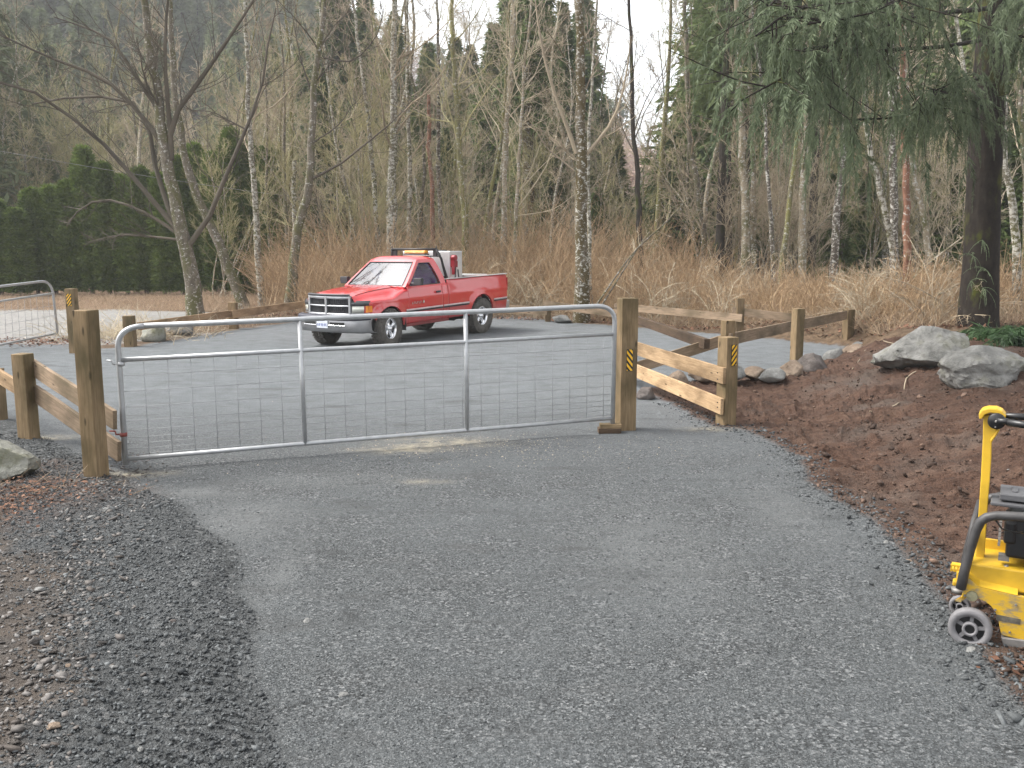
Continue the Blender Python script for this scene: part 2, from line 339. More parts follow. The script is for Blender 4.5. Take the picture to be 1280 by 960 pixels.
def ground_material():
    m, nt, b = new_mat('ground_surface'); v = coords(nt)
    def A(n): a = N(nt, 'ShaderNodeAttribute', attribute_name=n); return a.outputs['Fac']
    def mul(x, y):
        q = N(nt, 'ShaderNodeMath', operation='MULTIPLY')
        for i, s in enumerate((x, y)):
            if isinstance(s, float): q.inputs[i].default_value = s
            else: nt.links.new(s, q.inputs[i])
        return q.outputs[0]
    # crushed stone: three sizes of angular chips
    def vor(s, vec=v, rnd=1.0, f='F1'):
        q = N(nt, 'ShaderNodeTexVoronoi', Scale=s, feature=f); q.inputs['Randomness'].default_value = rnd; nt.links.new(vec, q.inputs['Vector']); return q
    va, vb, vc = vor(150), vor(76), vor(34)
    big = noise(nt, v, .55, 5, .6); mid = noise(nt, v, 3.2, 5, .62)
    lanes = noise(nt, coords(nt, (.7, 3.0, 1)), 1.3, 5, .6)
    fineN = noise(nt, v, 260, 2, .8)
    sep = N(nt, 'ShaderNodeSeparateColor'); nt.links.new(vb.outputs['Color'], sep.inputs[0])
    sep2 = N(nt, 'ShaderNodeSeparateColor'); nt.links.new(va.outputs['Color'], sep2.inputs[0])
    chip = ramp(nt, sep.outputs[0], [(0, (0.017, 0.018, 0.018)), (.4, (0.068, 0.073, 0.076)), (.8, (0.165, 0.174, 0.178)), (1, (0.34, 0.345, 0.345))]).outputs[0]
    chip2 = ramp(nt, sep2.outputs[1], [(0, (0.024, 0.025, 0.026)), (.45, (0.079, 0.086, 0.089)), (.85, (0.146, 0.157, 0.161)), (1, (0.310, 0.317, 0.317))]).outputs[0]
    dust = ramp(nt, fineN, [(.3, (0.102, 0.111, 0.116)), (.7, (0.180, 0.194, 0.200))]).outputs[0]
    fac = ramp(nt, mid, [(.35, (0, 0, 0)), (.65, (1, 1, 1))]).outputs[0]
    comp = mixc(nt, fac, chip, chip2)
    comp = mixc(nt, ramp(nt, big, [(.40, (.0,)*3), (.62, (.42,)*3)]).outputs[0], comp, dust)
    padc = ramp(nt, mid, [(.3, (0.168, 0.183, 0.195)), (.7, (0.261, 0.281, 0.296))]).outputs[0]  # paler lot gravel: dry dust, with grazing glare painted into the colour
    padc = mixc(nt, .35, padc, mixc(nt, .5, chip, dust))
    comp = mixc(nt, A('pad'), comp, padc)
    comp = mixc(nt, mul(A('dusty'), ramp(nt, mid, [(.3, (.2,)*3), (.6, (.75,)*3)]).outputs[0]), comp, (.20, .208, .208))
    comp = mixc(nt, mul(A('damp'), ramp(nt, noise(nt, v, 7, 6, .75), [(.40, (0, 0, 0)), (.58, (.85,)*3)]).outputs[0]), comp, (.05, .053, .054))
    comp = mixc(nt, ramp(nt, lanes, [(.52, (0, 0, 0)), (.72, (.40,)*3)]).outputs[0], comp, (0.102, 0.105, 0.105))
    wet = noise(nt, coords(nt, (1, 2.6, 1)), 1.0, 4, .55)
    comp = mixc(nt, ramp(nt, wet, [(.60, (0, 0, 0)), (.70, (.6,)*3)]).outputs[0], comp, (0.083, 0.085, 0.085))
    st_ = noise(nt, coords(nt, (.55, 4.5, 1)), 2.2, 5, .62)
    comp = mixc(nt, ramp(nt, st_, [(.64, (0, 0, 0)), (.70, (.55,)*3)]).outputs[0], comp, (0.090, 0.094, 0.094))
    sep3 = N(nt, 'ShaderNodeSeparateColor'); nt.links.new(vc.outputs['Color'], sep3.inputs[0])
    loose = ramp(nt, sep3.outputs[0], [(0, (.04, .043, .045)), (.6, (.085, .09, .093)), (.92, (.13, .137, .14)), (1, (.26, .26, .26))]).outputs[0]
    loose = mixc(nt, .45, loose, ramp(nt, sep.outputs[1], [(0, (.03, .033, .033)), (1, (.13, .135, .135))]).outputs[0])
    loose = mixc(nt, mul(A('rubble'), ramp(nt, mid, [(.35, (.55,)*3), (.6, (1,)*3)]).outputs[0]), loose, ramp(nt, mid, [(.3, (.058, .044, .034)), (.7, (.13, .105, .085))]).outputs[0])
    dn = noise(nt, coords(nt, (.75, 1.9, 1)), 1.9, 8, .68); dn2 = noise(nt, coords(nt, (.8, 1.7, 1)), 13, 6, .72)
    dirt = ramp(nt, dn, [(.30, (.042, .020, .012)), (.5, (.115, .058, .036)), (.70, (.24, .15, .105))]).outputs[0]
    dirt = mixc(nt, .6, dirt, ramp(nt, dn2, [(.3, (.024, .013, .009)), (.7, (.13, .076, .052))]).outputs[0])
    dirt = mixc(nt, ramp(nt, big, [(.52, (0, 0, 0)), (.68, (.6,)*3)]).outputs[0], dirt, (.13, .115, .10))
    road = ramp(nt, mid, [(.3, (.27, .26, .25)), (.7, (.37, .36, .34))]).outputs[0]
    fl = noise(nt, v, 6, 6, .75)
    floor = ramp(nt, fl, [(.3, (.045, .03, .018)), (.5, (.13, .085, .05)), (.7, (.24, .165, .105))]).outputs[0]
    mossy = noise(nt, v, .5, 3)
    floor = mixc(nt, ramp(nt, mossy, [(.55, (0, 0, 0)), (.7, (.5,)*3)]).outputs[0], floor, (.06, .065, .02))
    straw = ramp(nt, noise(nt, coords(nt, (1, .3, 1)), 9, 6, .75), [(.3, (.11, .065, .038)), (.7, (.30, .20, .12))]).outputs[0]
    c = mixc(nt, A('straw'), floor, straw)
    c = mixc(nt, A('road'), c, road); c = mixc(nt, A('dirt'), c, dirt); c = mixc(nt, A('loose'), c, loose); c = mixc(nt, A('compact'), c, comp)
    c = mixc(nt, mul(A('litter'), ramp(nt, fl, [(.35, (.1,)*3), (.6, (.8,)*3)]).outputs[0]), c, ramp(nt, dn2, [(.3, (.07, .032, .018)), (.7, (.19, .10, .06))]).outputs[0])
    sf = mul(A('sawdust'), ramp(nt, noise(nt, v, 5, 6, .7), [(.36, (0, 0, 0)), (.62, (1, 1, 1))]).outputs[0])
    c = mixc(nt, sf, c, (.46, .41, .31))
    nt.links.new(c, b.inputs['Base Color']); b.inputs['Roughness'].default_value = .85; b.inputs['Specular IOR Level'].default_value = .3
    n1 = bump(nt, None, va.outputs['Distance'], .9, .008)
    n2 = bump(nt, None, vb.outputs['Distance'], .9, .014, n1)
    n3 = bump(nt, None, dn2, .9, .04, n2); n3 = bump(nt, None, noise(nt, v, 48, 4, .7), .5, .012, n3)
    nt.links.new(n3, b.inputs['Normal'])
    return m
GM = ground_material()
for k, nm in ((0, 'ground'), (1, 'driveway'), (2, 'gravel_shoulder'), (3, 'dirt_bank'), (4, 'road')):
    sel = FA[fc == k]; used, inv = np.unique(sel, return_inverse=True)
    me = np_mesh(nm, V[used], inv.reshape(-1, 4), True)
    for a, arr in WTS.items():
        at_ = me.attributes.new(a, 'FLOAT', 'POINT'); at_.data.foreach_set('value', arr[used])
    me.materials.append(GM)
    o = bpy.data.objects.new(nm, me); COL.objects.link(o); o['kind'] = 'structure'
    o['label'] = {0: 'brown leaf-strewn forest floor around the gravel lot', 1: 'grey compacted gravel driveway running through the gate into the lot', 2: 'dark loose crushed gravel along the left edge of the driveway', 3: 'reddish brown raked dirt bank right of the driveway', 4: 'pale grey road behind the far gate'}[k]

# stone chips scattered as real geometry
def rock_template(seed, sub=0):
    bm = bmesh.new(); bmesh.ops.create_icosphere(bm, subdivisions=1, radius=1)
    r = random.Random(seed)
    if sub == 0:                                            # cheap angular chip: 8 corners
        bm.clear(); bmesh.ops.create_cube(bm, size=1.3)
    for v in bm.verts: v.co = Vector((v.co.x*r.uniform(.7, 1.25), v.co.y*r.uniform(.7, 1.25), v.co.z*r.uniform(.5, 1.1)))
    bmesh.ops.triangulate(bm, faces=bm.faces)
    Vv = np.array([v.co[:] for v in bm.verts]); Ff = np.array([[v.index for v in f.verts] for f in bm.faces]); bm.free(); return Vv, Ff
def scatter(name, px, py, size, mat, zoff=.15, templates=6, label=None, seed=0, flat=.6):
    n = len(px); r = np.random.default_rng(seed); z = height(px, py)
    T = [rock_template(seed*10+i) for i in range(templates)]
    pick = r.integers(0, templates, n); VV, FF = [], []; off = 0
    an = r.uniform(0, 2*pi, n); ti = r.normal(0, .35, (n, 2)); s = size[:, None]*r.uniform(.6, 1.4, (n, 3))*np.array([1, 1, flat])
    for t in range(templates):
        idx = np.where(pick == t)[0]
        if not len(idx): continue
        tv, tf = T[t]
        p = tv[None]*s[idx][:, None]*.5
        x, y, zz = p[..., 0], p[..., 1], p[..., 2]
        zz2 = zz+x*ti[idx, 0][:, None]+y*ti[idx, 1][:, None]
        c, sn = np.cos(an[idx])[:, None], np.sin(an[idx])[:, None]
        q = np.stack([x*c-y*sn+px[idx][:, None], x*sn+y*c+py[idx][:, None], zz2+(z[idx]+zoff*size[idx])[:, None]], -1)
        VV.append(q.reshape(-1, 3)); k = len(tv)
        FF.append((tf[None]+(np.arange(len(idx))*k)[:, None, None]).reshape(-1, 3)+off); off += len(idx)*k
    me = np_mesh(name, np.concatenate(VV), np.concatenate(FF)); me.materials.append(mat)
    # per-stone brightness
    o = bpy.data.objects.new(name, me); COL.objects.link(o); o['kind'] = 'stuff'
    if label: o['label'] = label
    return o
def stone_mat(name, lo, hi, sc_=40):
    m, nt, b = new_mat(name); g = nt.nodes.new('ShaderNodeNewGeometry')
    c = ramp(nt, g.outputs['Random Per Island'], [(0, lo), (.8, tuple((a+b_)/2 for a, b_ in zip(lo, hi))), (1, hi)]).outputs[0]
    n = noise(nt, coords(nt), sc_, 3, .7); c = mixc(nt, ramp(nt, n, [(.3, (0, 0, 0)), (.7, (.45,)*3)]).outputs[0], c, tuple(x*.55 for x in lo))
    nt.links.new(c, b.inputs['Base Color']); b.inputs['Roughness'].default_value = .8; b.inputs['Specular IOR Level'].default_value = .3; return m
ST_D = stone_mat('dark_stone', (.042, .046, .049), (.165, .175, .178)); ST_M = stone_mat('grey_stone', (.045, .05, .053), (.19, .20, .20)); ST_B = stone_mat('brown_clod', (.028, .016, .011), (.20, .13, .095))
ST_R = stone_mat('rubble_stone', (.07, .058, .05), (.30, .29, .28))
def cand(n, x0, x1, y0, y1, seed, near=True):
    r = np.random.default_rng(seed); x = r.uniform(x0, x1, n); u = r.uniform(0, 1, n)
    y = y0*(y1/y0)**u if near else r.uniform(y0, y1, n)          # denser close to the camera
    return x, y
x, y = cand(90000, -5.5, 0, 3.0, 11, 1); a, b_, c_, d_ = zones(x, y); RUBP = [g2(-60, 610), g2(-10, 650), g2(60, 710), g2(78, 800), g2(60, 960), (-3.2, 2), (-9, 2), (-9, 8)]; k = (b_ > 0) & (a < 0.02) & (sdist(x, y, RUBP)+rng.normal(0, .15, len(x)) < .05); x, y = x[k][:38000], y[k][:38000]
scatter('loose_stones', x, y, np.exp(rng.normal(math.log(.013), .36, len(x))), ST_D, seed=1, label='loose dark crushed stone on the left shoulder')
x, y = cand(90000, -3, 3.5, 3.0, 9, 2); a, *_ = zones(x, y); k = (a > -.02) & (fbm(x*.9, y*.9, 3, 71)+rng.normal(0, .3, len(x)) > -.05); x, y = x[k][:15000], y[k][:15000]
scatter('driveway_chips', x, y, np.exp(rng.normal(math.log(.0105), .3, len(x))), ST_M, zoff=.0, seed=2, flat=.42, label='small grey stone chips bedded in the driveway')
x, y = cand(50000, 1.8, 9, 3.2, 17, 3); a, b_, c_, d_ = zones(x, y); k = (c_ > -.05) & (a < 0); x, y = x[k][:16000], y[k][:16000]
scatter('dirt_clods', x, y, np.exp(rng.normal(math.log(.017), .5, len(x))), ST_B, seed=3, label='clods of brown soil on the dirt bank')
x, y = cand(3000, 2.4, 9, 3.4, 16, 33); a, b_, c_, d_ = zones(x, y); k = (c_ > .1) & (a < -.1); x, y = x[k][:600], y[k][:600]
scatter('dirt_clods', x, y, np.exp(rng.normal(math.log(.05), .35, len(x))), ST_B, seed=33, label='larger broken clods of soil on the dirt bank')
x, y = cand(60000, 1.2, 5, 3.2, 12, 4); a, *_ = zones(x, y); k = np.abs(a+.05+rng.normal(0, .12, len(x))) < .12; x, y = x[k][:5000], y[k][:5000]
scatter('edge_stones', x, y, np.exp(rng.normal(math.log(.015), .45, len(x))), ST_D, seed=4, label='crumbled grey gravel along the right edge of the driveway')
x, y = cand(20000, -5.5, -1.2, 3.0, 9, 5); q = G(50, 800); k = (np.abs(x-q.x+(y-q.y)*.30+rng.normal(0, .15, len(x))) < .22); x, y = x[k][:3200], y[k][:3200]
x2, y2 = cand(60000, -6, -1.2, 3.0, 9, 55); k2 = sdist(x2, y2, RUBP)+rng.normal(0, .12, len(x2)) > 0; x = np.r_[x, x2[k2][:3600]]; y = np.r_[y, y2[k2][:3600]]
scatter('rubble', x, y, np.exp(rng.normal(math.log(.019), .42, len(x))), ST_R, seed=5, flat=.4, label='pale flat rubble stones on the brown soil at lower left')
x, y = cand(60000, -4, 2.5, 7.5, 13, 6, False); k = rng.random(len(x)) < np.exp(-((x+.3)**2/1.6+(y-9.3)**2/.35))+.004; x, y = x[k][:420], y[k][:420]
scatter('wood_chips', x, y, np.full(len(x), .013), simple('chip_wood', (.50, .43, .33), .8), seed=6, flat=.3, label='pale wood chips and sawdust below the gate')
# ------------------------------------------------------------------ timber fences, posts, gates
def beam(name, p0, p1, wd, ht, mat, parent=None, bev=.004, side=None):
    """box from p0 to p1 (centre line), width horizontally, height vertically; length along local X"""
    p0 = Vector(p0); p1 = Vector(p1); L = (p1-p0).length; x = (p1-p0).normalized()
    if side is not None: y = Vector(side); y = (y-x*y.dot(x)).normalized(); z = x.cross(y)
    else:
        z = Vector((0, 0, 1)) if abs(x.z) < .9 else Vector((0, 1, 0)); y = z.cross(x).normalized(); z = x.cross(y)
    m = MB(); n = 5; r = random.Random(int(L*1e4)+len(bpy.data.objects))
    P = []
    for i in range(n):                                  # slight bow and warp so the timber is not ruler-straight
        dx = L*i/(n-1); oy = r.uniform(-.0025, .0025); oz = r.uniform(-.003, .003)
        P.append([(dx, oy-wd/2, oz-ht/2), (dx, oy+wd/2, oz-ht/2), (dx, oy+wd/2, oz+ht/2), (dx, oy-wd/2, oz+ht/2)])
    vs = [p for q in P for p in q]; fs = [(3, 2, 1, 0), tuple(4*(n-1)+i for i in range(4))]
    fs += [(4*i+j, 4*i+(j+1) % 4, 4*i+4+(j+1) % 4, 4*i+4+j) for i in range(n-1) for j in range(4)]
    m.add(vs, fs); o = m.build(name, mat, None, bevel=bev)
    M = Matrix((x, y, z)).transposed().to_4x4(); M.translation = p0
    if parent is not None: o.parent = parent; o.matrix_parent_inverse = parent_inv(parent)
    o.matrix_basis = M
    return o
def post(px, py_top, py_base, wd, yaw, mat, parent=None, name='post', dz=0, D=None, lean=(0, 0)):
    b0 = G(px, py_base, dz) if D is None else at(px, py_base, D)
    top = at(px, py_top, b0.y).z
    b0 = Vector((b0.x, b0.y+wd/2, H1(b0.x, b0.y)-.12))
    sd_ = (cos(yaw), sin(yaw), 0)
    t = Vector((b0.x+lean[0], b0.y+lean[1], top))
    return beam(name, b0, t, wd, wd, mat, parent, .008, side=sd_), b0, t
def rail(p0, p1, parent, mat=None, ht=.184, th=.038, name='rail'):
    """p0, p1: top-edge points"""
    a = Vector(p0)-Vector((0, 0, ht/2)); b = Vector(p1)-Vector((0, 0, ht/2))
    return beam(name, a, b, th, ht, mat or W_BOARD, parent, .003)
def clip_rect(poly, w_, h_):
    def cl(poly, f, g):
        o = []
        for i in range(len(poly)):
            a, b = poly[i], poly[(i+1) % len(poly)]; fa, fb = f(a), f(b)
            if fa >= 0: o.append(a)
            if fa*fb < 0: t = fa/(fa-fb); o.append((a[0]+(b[0]-a[0])*t, a[1]+(b[1]-a[1])*t))
        return o
    for f in (lambda p: p[0]+w_/2, lambda p: w_/2-p[0], lambda p: p[1]+h_/2, lambda p: h_/2-p[1]):
        poly = cl(poly, f, None)
        if len(poly) < 3: return []
    return poly
def reflector(c, nrm, w_, h_, slant, parent):
    """striped hazard marker on a post face"""
    n = Vector(nrm).normalized(); x = Vector((0, 0, 1)).cross(n).normalized(); z = Vector((0, 0, 1)); c = Vector(c)
    m = MB(); q = [c+x*a*w_/2+z*b*h_/2 for a, b in ((-1, -1), (1, -1), (1, 1), (-1, 1))]; m.prism(q, n*.003)
    p = m.build('reflector', RBLK, parent, world=True)
    for i in range(-3, 5):
        y0 = (i-.5)*h_*.29; s = slant*w_*.62
        poly = clip_rect([(-w_/2, y0-s), (w_/2, y0+s), (w_/2, y0+s+h_*.145), (-w_/2, y0-s+h_*.145)], w_*.93, h_*.97)
        if len(poly) >= 3:
            m = MB(); m.prism([c+x*a+z*b+n*.004 for a, b in poly], n*.002)
            o = m.build('stripe', YEL, None); o.parent = p; o.matrix_parent_inverse = parent_inv(p)

# big gate posts: each a thing with its striped marker
def big_post(px, yt, yb, wd, yaw, label, mat=W_POST, ref=None, lean=(0, 0), name='gate_post'):
    e = empty(name, G(px, yb), label, 'post', 'heavy timber gate posts')
    o, b0, t = post(px, yt, yb, wd, yaw, mat, e, 'timber', lean=lean)
    if ref:
        s = (ref[3]-b0.z)/(t.z-b0.z)
        n = Vector((sin(yaw), -cos(yaw), 0)); reflector(b0.lerp(t, s)+n*(wd/2+.0035), n, ref[0], ref[1], ref[2], e)
    return e
YG = radians(24)
gpL = big_post(116, 388, 598, .155, radians(-16), 'tall plain square timber post at the left end of the closed gate', lean=(0, 0))
gpR = big_post(783, 373, 538, .19, radians(12), 'tall gate post with striped marker at the right end of the closed gate', ref=(.072, .245, -1, .80))
gpF = big_post(92, 361, 442, .17, radians(-8), 'timber post of the far left gate with yellow and black marker near its top', ref=(.10, .24, 1, 1.05))
gpC = empty('fence_post', G(909, 532), 'squat timber post with slanted yellow and black marker at the end of the two-board fence', 'post')
oC, bC, tC = post(909, 422, 532, .17, radians(26), W_POST, gpC, 'timber')
reflector(Vector((bC.x, bC.y, at(913, 443, bC.y).z))+Vector((sin(radians(26)), -cos(radians(26)), 0))*.0885+Vector((.012, 0, 0)), (sin(radians(26)), -cos(radians(26)), 0), .075, .245, 1, gpC)

# right wing of two boards
fa = empty('board_fence', G(850, 520), 'short fence of two pale boards right of the closed gate', 'fence')
rail(at(906, 460, 10.35), at(772, 420, 14.0), fa, ht=.19); rail(at(903, 498, 10.35), at(772, 446, 14.0), fa, ht=.19)
post(783, 424, 478, .14, .1, W_POST, fa, D=14.0)
for yy in (466, 474, 503, 509):       # nail heads at the near ends
    q = at(899, yy, 10.32); m = MB(); m.lathe([(-.004, 0), (-.004, .007), (.004, .007)], (0, 0, 0), 'Y', 8); m.map(lambda x, y, z: (x+q.x-.02, y+q.y, z+q.z)); m.build('nail', BLACK, fa, True)
# fence round the right of the lot
fr = empty('board_fence', G(995, 450), 'single-rail timber fence on short posts round the right edge of the gravel lot', 'fence')
post(909, 401, 478, .16, .3, W_POST, fr); post(997, 386, 450, .17, .35, W_POST, fr); post(1061, 387, 431, .18, .35, W_POST, fr)
rail(at(988, 401.5, 16.55), at(912, 437-20, 13.8), fr, W_OLD); rail(at(1058, 388.5, 19.4), at(1003, 399, 16.75), fr, W_OLD)
rail(at(918, 414, 14.0), at(798, 452, 13.9), fr, W_OLD, ht=.17)
ld = tag(rail(at(884, 424, 13.7), at(786, 391.5, 18.6), None, W_DARK, ht=.15, th=.09, name='loose_plank'), 'dark brown plank sloping down onto the fence rail right of the gate post', 'plank')
# far fence
ff = empty('board_fence', G(925, 418), 'long low timber fence along the far side of the lot between truck and thicket', 'fence')
for px, yt, yb in ((925, 373, 418), (685, 386, 402)): post(px, yt, yb, .17 if px > 900 else .16, .0, W_POST, ff)
rail(at(1062, 400, 20.4), at(916, 384, 22.0), ff, W_OLD); rail(at(928, 393, 21.6), at(790, 380.5, 24.2), ff, W_OLD); rail(at(796, 381, 24.3), at(768, 387.2-8, 24.7), ff, W_OLD)
rail(at(776, 388, 23.6), at(680, 375.5, 25.4), ff, W_OLD, ht=.2); rail(at(684, 384, 25.5), at(618, 380, 26.3), ff, W_OLD, ht=.22)
fl_ = empty('board_fence', G(292, 410), 'long low timber fence along the left of the lot before the leaning trunks', 'fence')
for px, yt, yb, wd in ((161, 395, 434, .2), (291, 378, 411, .2)): post(px, yt, yb, wd, .0, W_POST, fl_)
rail(at(290, 387.5, 23.3), at(172, 403, 19.3), fl_, W_BOARD, ht=.17); rail(at(378, 376.5, 26.2), at(290, 388, 23.2), fl_, W_BOARD, ht=.2); rail(at(470, 372, 27.3), at(378, 376.5, 26.25), fl_, W_BOARD)
# left wing fence (near)
fn = empty('board_fence', G(33, 553), 'two-board timber fence left of the closed gate with a short post', 'fence')
post(32, 443, 553, .155, radians(-14), W_POST, fn); post(-8, 462, 528, .17, 0, W_POST, fn)
rail(at(38, 447, 9.7), at(143, 513, 8.15), fn, W_OLD, ht=.18); rail(at(38, 477, 9.7), at(149, 552, 8.15), fn, W_OLD, ht=.19)
rail(at(28, 479, 9.9), at(-40, 437, 11.4), fn, W_BOARD, ht=.17)
# ground stop block under the latch
bl = empty('stop_block', G(760, 541), 'two short scraps of timber stacked under the latch end of the gate', 'block')
beam('lower_block', G(748, 541)+Vector((0, .05, .02)), G(776, 541)+Vector((0, .05, .02)), .14, .055, W_DARK, bl); beam('upper_block', G(750, 541)+Vector((0, .05, .07)), G(777, 541)+Vector((0, .05, .07)), .12, .045, W_POST, bl)

# the metal gates: traced in the vertical plane in which each gate hangs
def gate(A, B, pxT, label, name='farm_gate', mesh_wires=True, spec=None):
    A = Vector(A); B = Vector(B); u = (B-A); L = Vector((u.x, u.y, 0)).length; u = Vector((u.x, u.y, 0))/L; n = Vector((0, 0, 1)).cross(u)
    def gp(px, py):
        d = ray(px, py); o = Vector((0, 0, CAM_H)); t = (A-o).dot(n)/d.dot(n); p = o+d*t; return p
    e = empty(name, A, label, 'gate', 'galvanised tube farm gates')
    return e, gp, n
e, gp, gn = gate(at(152, 585, 8.25), at(768, 528, 10.05), None, 'long galvanised tube gate with wire mesh closed across the driveway')
R = .0255
def arc(c0, c1, c2, n=8):       # quadratic corner
    return [c0*(1-t)**2+c1*2*t*(1-t)+c2*t*t for t in [i/n for i in range(n+1)]]
TL = arc(gp(148, 440), gp(143, 409), gp(180, 407.2)); TR = arc(gp(744, 382.8), gp(768, 381.5), gp(768.5, 402))
m = MB(); m.tube([gp(157, 581), gp(152.5, 505)]+TL, R, 12); m.build('frame', GALV, e, True)
m = MB(); m.tube([TL[-1], gp(378, 399), gp(582, 390), TR[0]]+TR[1:]+[gp(765.5, 540)], R, 12); m.build('frame', GALV, e, True)
m = MB(); m.tube([gp(157, 574), gp(381, 554.5), gp(583, 538), gp(765, 522.6)], .022, 10); m.build('bottom_rail', GALV, e, True)
m = MB(); m.tube([gp(149, 450), gp(377, 438), gp(582, 427.4), gp(766, 417.5)], .022, 10); m.build('middle_rail', GALV, e, True)
for a, b_ in (((374.5, 399), (381.5, 556)), ((582, 390), (584, 540))):
    m = MB(); m.tube([gp(*a), gp(*b_)], .023, 10); m.build('upright', GALV, e, True)
BL, BR, ML, MR = gp(157, 574), gp(765, 522.6), gp(149, 450), gp(766, 417.5)
off = gn*.0
def gq(s, t): lo = BL.lerp(BR, s); hi = ML.lerp(MR, s); return lo.lerp(hi, t)
for i, t in enumerate((.045, .10, .155, .215, .29, .385, .525, .685, .84)):
    m = MB(); m.tube([gq(.004, t)]+[gq(s, t)+Vector((0, 0, random.uniform(-.004, .004))) for s in (.17, .34, .5, .67, .84)]+[gq(.996, t)], .0028, 5); m.build('wire', WIRE, e, True)
Lg = (BR-BL).length; k = int(Lg/.205)
for i in range(1, k+1):
    s = i*.205/Lg
    if s > .985: continue
    m = MB(); m.tube([gq(s, 0), gq(s, .5)+gn*.004, gq(s, 1)], .0028, 5); m.build('wire', WIRE, e, True)
# hinges
for py, dz in ((455, .12), (543, .12)):
    c = gp(151 if py < 500 else 154.5, py); m = MB()
    m.tube([c+Vector((0, 0, -.018)), c+Vector((0, 0, .018))], .033, 12)
    m.tube([c+Vector((-.03, 0, 0)), c+Vector((-.07, 0, 0)), c+Vector((-.075, 0, .03)), c+Vector((-.13, .01, .03))], .009, 6); m.build('hinge', GALV if py < 500 else simple('hinge_red', (.2, .04, .03), .5), e, True)
# far gate, swung open at the left edge
e2, gp, gn = gate(at(0, 431, 18.3), at(72, 418, 20.6), None, 'open galvanised tube gate at the left edge beside the pale road')
TR = arc(gp(50, 352), gp(64, 350), gp(66.5, 368))
m = MB(); m.tube([gp(-60, 365.5), gp(0, 358)]+TR+[gp(72.5, 420)], .027, 10); m.build('frame', GALV, e2, True)
m = MB(); m.tube([gp(-60, 444), gp(0, 431), gp(71.5, 416.5)], .023, 8); m.build('bottom_rail', GALV, e2, True)
m = MB(); m.tube([gp(-60, 386), gp(0, 376.5), gp(67, 366.5)], .023, 8); m.build('middle_rail', GALV, e2, True)
B0, B1, M0, M1 = gp(-60, 444), gp(71.5, 416.5), gp(-60, 386), gp(67, 366.5)
for t in (.1, .25, .45, .7):
    m = MB(); m.tube([B0.lerp(B1, s).lerp(M0.lerp(M1, s), t) for s in (0, .5, 1)], .0035, 4); m.build('wire', WIRE, e2, True)
for i in range(1, 15):
    s = i/15; m = MB(); m.tube([B0.lerp(B1, s), M0.lerp(M1, s)], .0035, 4); m.build('wire', WIRE, e2, True)
# ------------------------------------------------------------------ red pickup truck (x forward, y to its left, z up; origin on the ground between the axles)
def paint_mat():
    m, nt, b = new_mat('red_paint'); v = coords(nt)
    n = noise(nt, v, 1.6, 5, .6)
    # road dust that gathers on the lower panels
    sp = nt.nodes.new('ShaderNodeSeparateXYZ'); nt.links.new(v, sp.inputs[0])
    mr = N(nt, 'ShaderNodeMapRange'); mr.inputs['From Min'].default_value = .95; mr.inputs['From Max'].default_value = .35; nt.links.new(sp.outputs[2], mr.inputs['Value'])
    mu = N(nt, 'ShaderNodeMath', operation='MULTIPLY'); nt.links.new(mr.outputs[0], mu.inputs[0]); nt.links.new(n, mu.inputs[1])
    c = mixc(nt, mu.outputs[0], (.58, .008, .014), (.26, .09, .08))
    nt.links.new(c, b.inputs['Base Color']); b.inputs['Roughness'].default_value = .32
    b.inputs['Coat Weight'].default_value = 1; b.inputs['Coat Roughness'].default_value = .04; b.inputs['Coat IOR'].default_value = 1.7
    bump(nt, b, noise(nt, v, 3, 2), .05, .01); return m
PAINT = paint_mat()
CHROME = simple('chrome', (.75, .76, .78), .12, 1.0, .05, 5)
DCHROME = simple('dusty_chrome', (.50, .51, .53), .28, .75, .15, 5)
TRIM = simple('dark_trim', (.03, .03, .035), .45); RUB = simple('rubber', (.035, .034, .033), .8, 0, .3, 12, .4)
TYRE = simple('tyre_rubber', (.095, .088, .078), .9, 0, .35, 9, .6)
DARK = simple('underbody', (.012, .012, .012), .8); MOLD = simple('side_moulding', (.55, .45, .45), .3, .3)
LENS = simple('headlight_lens', (.62, .62, .55), .12, .1, .15, 6, coat=1); AMB = simple('amber_lens', (.85, .28, .03), .2, coat=1)
GRILL = simple('grille_mesh', (.045, .045, .055), .5); SEAT = simple('seat_fabric', (.20, .05, .42), .9)
ALU = simple('aluminium_sheet', (.62, .62, .62), .38, .55, .12, 3); GREYBOX = simple('grey_box', (.33, .34, .33), .6); PUMP = simple('pump_red', (.25, .012, .02), .4)
def glass_mat(name, col, add):
    m, nt, b = new_mat(name); tr = nt.nodes.new('ShaderNodeBsdfTransparent'); tr.inputs[0].default_value = (*col, 1)
    gl = nt.nodes.new('ShaderNodeBsdfGlossy'); gl.inputs['Roughness'].default_value = .03
    fr = N(nt, 'ShaderNodeFresnel', IOR=1.5); ms = nt.nodes.new('ShaderNodeMixShader'); ad = N(nt, 'ShaderNodeMath', operation='ADD', use_clamp=True); ad.inputs[1].default_value = add; nt.links.new(fr.outputs[0], ad.inputs[0])
    nt.links.new(ad.outputs[0], ms.inputs[0]); nt.links.new(tr.outputs[0], ms.inputs[1]); nt.links.new(gl.outputs[0], ms.inputs[2])
    nt.links.new(ms.outputs[0], nt.nodes['Material Output'].inputs['Surface']); return m
GLASS = glass_mat('car_glass', (.85, .88, .88), .0); WSG = glass_mat('windshield_glass', (.12, .18, .19), .20); PURG = glass_mat('purple_light_glass', (.55, .16, .95), .0)  # purple of the far door glass paints in lens-coloured light
phi = radians(32.7)
TLOC = Vector((-2.47, 21.30, 0)); TRZ = atan2(-cos(phi), -sin(phi))
trk = empty('pickup_truck', TLOC, 'red pickup truck with chrome grille and black rack parked on the gravel lot', 'truck', rz=TRZ)
AX = 1.715
